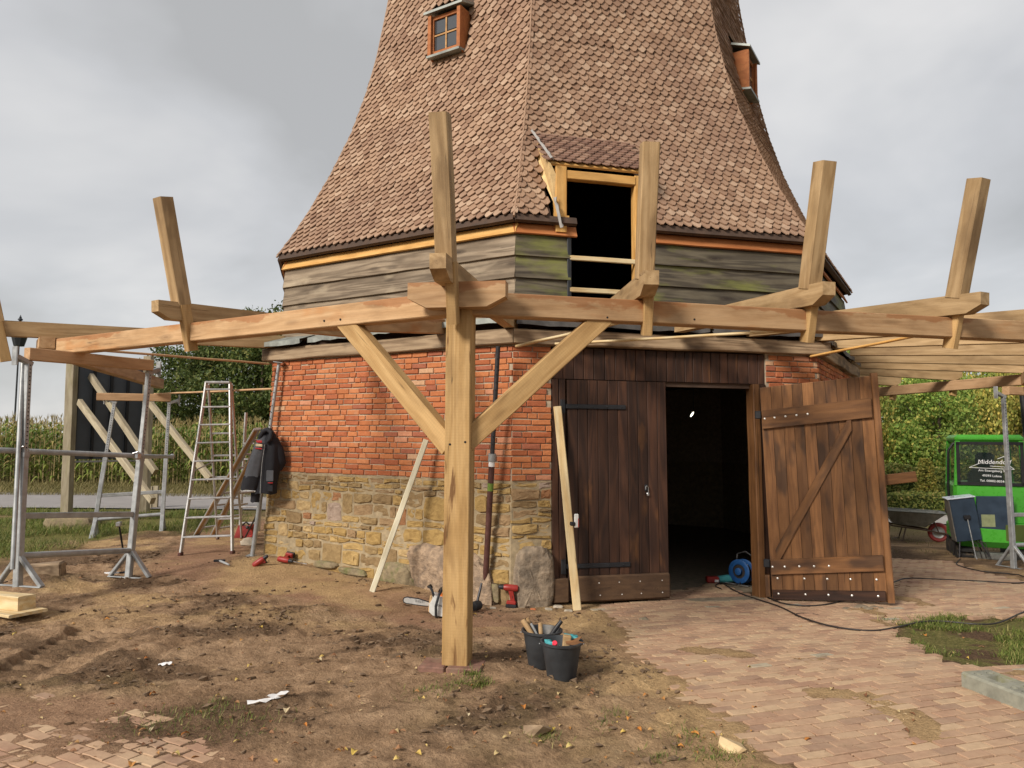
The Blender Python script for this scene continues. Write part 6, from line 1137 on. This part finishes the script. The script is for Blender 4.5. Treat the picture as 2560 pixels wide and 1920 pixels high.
# clods and crumbs of soil: one mass
ico = []; r_ = random.Random(3)
for i in range(8): b = MB(); b.hull([(r_.uniform(-1, 1), r_.uniform(-1, 1), r_.uniform(-.6, .8)) for _ in range(10)]); ico.append((np.array(b.v), b.f))
cl = scatter(-5.6, 3.2, 2.9, 10.5, 30000, lambda x, y: (1 - np.maximum.reduce([masks(x, y)[3], masks(x, y)[6] * .8, masks(x, y)[4] * .9])) * (.12 + .88 * churn(x, y)) * (masks(x, y)[0] > .12) * (np.hypot(x - TRK.x, (y - TRK.y) * .5) > .38))
cl = cl[:9000]; cz_ = T(cl[:, 0], cl[:, 1]) + micro(cl[:, 0], cl[:, 1]); b = MB()
for i, (x, y) in enumerate(cl): v_, f_ = ico[i % 8]; s_ = .005 + .030 * rng.random() ** 4.5; b.cur = rng.random(); b.add((v_ * s_ * np.array([1, 1, .7]) + np.array([x, y, cz_[i] + s_ * .15])).tolist(), f_)
stuff(tag(b.build('soil_clods', 'earth'), 'dark crumbs and clods strewn over the bare soil', 'soil'))
cl = scatter(-5.2, 4.5, 3.0, 9.5, 2600, lambda x, y: .35 * np.ones_like(x) * (masks(x, y)[0] > .08)); cz_ = T(cl[:, 0], cl[:, 1]) + micro(cl[:, 0], cl[:, 1]); b = MB()
for i, (x, y) in enumerate(cl): v_, f_ = ico[i % 8]; s_ = .003 + .008 * rng.random() ** 2; b.cur = rng.random(); b.add((v_ * s_ * np.array([2.2 if i % 3 == 0 else 1, 1, .5]) + np.array([x, y, cz_[i] + .003])).tolist(), f_)
stuff(tag(b.build('wood_chips', 'chip'), 'pale wood chips and saw crumbs strewn over the ground', 'chips'))

# ================================================================ FALLEN LEAVES, STONES, LITTER
def leaf_mesh(seed):
    r_ = random.Random(seed); L, W = 1.0, r_.uniform(.5, .75); k = r_.uniform(.1, .35); pts = [(0, 0), (.2, .62), (.5, 1.0), (.8, .55), (1, 0)]; vs = []
    for t, w_ in pts: z = k * math.sin(t * 3.1) + r_.uniform(-.04, .04); vs += [(t - .5, -W * .5 * w_, z + .18 * w_ * r_.random()), (t - .5, 0, z - .05), (t - .5, W * .5 * w_, z + .18 * w_ * r_.random())]
    return MB().add(vs, [(i * 3 + q, i * 3 + 3 + q, i * 3 + 4 + q, i * 3 + 1 + q) for i in range(4) for q in range(2)])
LM = {}
for mt in ('fall_yellow', 'fall_orange', 'fall_brown', 'fall_pale'): LM[mt] = [leaf_mesh(i).mesh('leaf') for i in range(5)]; [m_.materials.append(M[mt]) for m_ in LM[mt]]
WHAT = {'fall_yellow': 'yellow', 'fall_orange': 'orange', 'fall_brown': 'brown', 'fall_pale': 'straw coloured'}
LMK = [('the oak post foot', 985, 1465), ('the two buckets', 1205, 1440), ('the torn paper strips', 585, 1525), ('the tyre print', 160, 1405), ('the hollow block', 2130, 1480), ('the grass patch', 2060, 1385), ('the open door leaf', 1790, 1300), ('the rotten wood lump', 1160, 1588)]
RANK = ['nearest', 'second nearest', 'third nearest', 'fourth nearest', 'fifth nearest', 'sixth nearest', 'seventh nearest', 'eighth nearest', 'ninth nearest']
hand = [(540, 1440, 'fall_yellow'), (512, 1465, 'fall_yellow'), (380, 1632, 'fall_yellow'), (510, 1607, 'fall_yellow'), (595, 1672, 'fall_yellow'), (232, 1468, 'fall_pale'), (330, 1580, 'fall_pale'), (345, 1622, 'fall_brown'), (285, 1668, 'fall_orange'), (240, 1525, 'fall_orange'), (400, 1590, 'fall_orange'), (315, 1438, 'fall_orange'), (563, 1360, 'fall_yellow'), (230, 1350, 'fall_orange'), (330, 1505, 'fall_orange'), (30, 1390, 'fall_yellow'), (745, 1618, 'fall_yellow'), (765, 1640, 'fall_yellow'), (1230, 1618, 'fall_yellow'), (1190, 1585, 'fall_yellow'), (1360, 1562, 'fall_orange'), (1450, 1545, 'fall_pale'), (1500, 1585, 'fall_orange'), (1540, 1590, 'fall_orange'), (1080, 1520, 'fall_brown'), (1130, 1540, 'fall_orange'), (1395, 1500, 'fall_orange'), (1380, 1590, 'fall_orange'), (1470, 1610, 'fall_orange'), (1665, 1300, 'fall_yellow'), (1990, 1395, 'fall_yellow'), (2090, 1420, 'fall_yellow'), (1990, 1435, 'fall_brown'), (2000, 1372, 'fall_orange'), (1700, 1560, 'fall_brown'), (1745, 1600, 'fall_orange'), (1870, 1510, 'fall_brown'), (1920, 1560, 'fall_pale'), (1770, 1470, 'fall_brown'), (1890, 1590, 'fall_pale'), (2060, 1410, 'fall_yellow'), (2120, 1395, 'fall_brown'), (1630, 1530, 'fall_orange'), (1975, 1610, 'fall_orange'), (690, 1430, 'fall_pale'), (870, 1410, 'fall_pale'), (660, 1580, 'fall_orange'), (850, 1590, 'fall_brown'), (620, 1545, 'fall_pale'), (1010, 1560, 'fall_pale')]
seen = {}; tb_ = []
for u, v, mt in hand:
    v = min(v, 1652); d_, nm_, lu, lv = min((math.hypot(u - a, (v - b) * 1.5), n_, a, b) for n_, a, b in LMK); sd_ = ('left of' if u < lu else 'right of') if abs(u - lu) > abs(v - lv) * 1.5 else ('before' if v > lv else 'behind'); tb_.append((d_, u, v, mt, sd_ + ' ' + nm_))
for i, (d_, u, v, mt, wh) in enumerate(sorted(tb_)):
    k_ = (mt, wh); seen[k_] = seen.get(k_, -1) + 1; p = gp(u, v); sz = rng.uniform(.036, .062)
    m = Matrix.Translation(p + V3(0, 0, .008)) @ Matrix.Rotation(rng.uniform(0, 6.3), 4, 'Z') @ Matrix.Rotation(rng.uniform(-.4, .4), 4, 'X') @ Matrix.Diagonal((sz, sz, sz, 1))
    tag(ob('fallen_leaf', LM[mt][i % 5], None, None, m), WHAT[mt] + ' fallen leaf, ' + RANK[seen[k_]] + ' one ' + wh, 'leaf', 'single fallen leaves')
lf = MB(); lv_ = [leaf_mesh(i) for i in range(5)]
for i in range(420):
    v = 1255 + 400 * rng.random() ** .8; u = rng.uniform(0, 2212); p = ground_px(u, v)
    if oct_d(np.array([p.x]), np.array([p.y]))[0] < 4.75: continue
    sz = rng.uniform(.016, .045); lf.cur = rng.random(); lf.add(lv_[i % 5].v, lv_[i % 5].f, Matrix.Translation((p.x, p.y, G(p.x, p.y) + .006)) @ Matrix.Rotation(rng.uniform(0, 6.3), 4, 'Z') @ Matrix.Rotation(rng.uniform(-.5, .5), 4, 'X') @ Matrix.Diagonal((sz, sz, sz, 1)))
stuff(tag(lf.build('leaf_litter', 'fall_mix'), 'tiny brown and yellow leaf bits strewn all over the ground', 'leaves'))
def rag(label, u, v, L, W, rz, seed, nm='paper_scrap'):
    r_ = random.Random(seed); p = gp(u, v); n = 6; vs = []
    for i in range(n + 1):
        for j in range(3): vs.append((L * (i / n - .5), W * (j / 2 - .5) * (1 - .5 * abs(i / n - .5)), .012 + .02 * r_.random()))
    tag(MB().add(vs, [(i * 3 + q, i * 3 + 3 + q, i * 3 + 4 + q, i * 3 + 1 + q) for i in range(n) for q in range(2)]).build(nm, 'paper', None, Matrix.Translation(p) @ Matrix.Rotation(rz, 4, 'Z'), True), label, 'paper')
rag('longer left strip of torn white paper on the soil', 572, 1526, .21, .055, .45, 1); rag('shorter right strip of torn white paper on the soil', 602, 1524, .16, .06, .8, 2); rag('small crumpled white scrap near the tyre print', 357, 1438, .09, .05, .2, 3)
for i, (u, v, s_, mt, lb_) in enumerate(((1160, 1588, .085, 'old_plate', 'rotten wood lump with pale fungus in the foreground soil'), (1580, 1622, .07, 'chip', 'small pale wood block lying by a grass tuft'), (857, 1419, .05, 'earth', 'dark earth lump left of the oak post'), (1390, 1340, .05, 'cobble', 'dark pine cone like clod on the sand patch'), (268, 1555, .03, 'earth', 'small dark stone in the left foreground'))):
    p = gp(u, v); tag(MB().hull([(rng.uniform(-1, 1) * s_, rng.uniform(-.8, .8) * s_, rng.uniform(-.3, .9) * s_) for _ in range(16)], Matrix.Translation(p)).build('debris_lump', mt), lb_, 'debris')
PB = [('pale oval pebble under the closed door', 1405, 1312, .05), ('grey pebble left of the pale oval one', 1385, 1316, .04), ('flat pebble in front of the kick board', 1428, 1320, .045), ('little pebble by the corner boulder', 1065, 1314, .035), ('orange brick crumb before the corner boulder', 1352, 1318, .03)]
for i, (lb_, u, v, s_) in enumerate(PB): u = u if u < 1100 else u - 200; p = gp(u, v); tag(boulder('pebble', (0, 0, 0), s_, s_ * .7, s_ * .45, 'pebble' if i < 4 else 'brick', None, Matrix.Translation(p), i, .08, 8), lb_, 'pebble')
ORD = 'first second third fourth fifth sixth seventh eighth ninth tenth eleventh twelfth thirteenth fourteenth'.split()
for i in range(14):
    u = 1735 + i * 13 + rng.uniform(-3, 3); v = 1308 + rng.uniform(0, 14) - (u - 1735) * .01; p = gp(u, v); s_ = rng.uniform(.04, .06); tag(boulder("cobble", (0, 0, 0), s_, s_ * .7, s_ * .35, 'cobble', None, Matrix.Translation(p - V3(0, 0, .005)) @ Matrix.Rotation(rng.uniform(0, 3), 4, 'Z'), i, .1, 7), ORD[i] + ' cobble from the left in the row under the open door leaf', 'cobble', 'cobbles below the open door')
p = gp(548, 1180); tag(boulder('loose_stone', (0, 0, 0), .10, .07, .06, 'pebble', None, Matrix.Translation(p + V3(-.12, .1, .03)), 11, .2, 9), 'pale broken stone left of the galvanised prop foot', 'stone')
p = gp(140, 1142); tag(boulder('mossy_boulder', (0, 0, 0), .48, .32, .26, 'moss_stone', None, Matrix.Translation(p + V3(0, .2, -.02)), 14, .1, 14), 'mossy boulder lying in the grass behind the trestles', 'boulder')
pq = gp(1048, 1306); 
# street lamp far left
p = ground_px(47, 1118); p = at(44, 690, 30); z0 = float(T(p.x, p.y)); lm = thing('street_lamp', 'dark lantern with a ball finial peeking over the left joist', 'lamp', (p.x, p.y, z0)); zt = p.z
LS = 1.9
MB().lathe([(r0 * LS, zt + dz * LS) for r0, dz in ((.004, .10), (.012, .07), (.025, .045), (.02, .03), (.045, .01), (.05, -.01), (.02, -.035), (.03, -.05), (.10, -.10), (.24, -.17), (.25, -.20), (.03, -.2))], 16, Matrix.Translation((p.x, p.y, 0))).build('cap', 'lamp_iron', lm, I4, True); MB().lathe([(.10 * LS, zt - .58 * LS), (.2 * LS, zt - .2 * LS), (.06 * LS, zt - .2 * LS)], 8, Matrix.Translation((p.x, p.y, 0))).build('lantern', 'lamp_iron', lm); stick('pole', V3(p.x, p.y, z0), V3(p.x, p.y, zt - 1.1), .04, 'lamp_iron', lm, 10, .03)
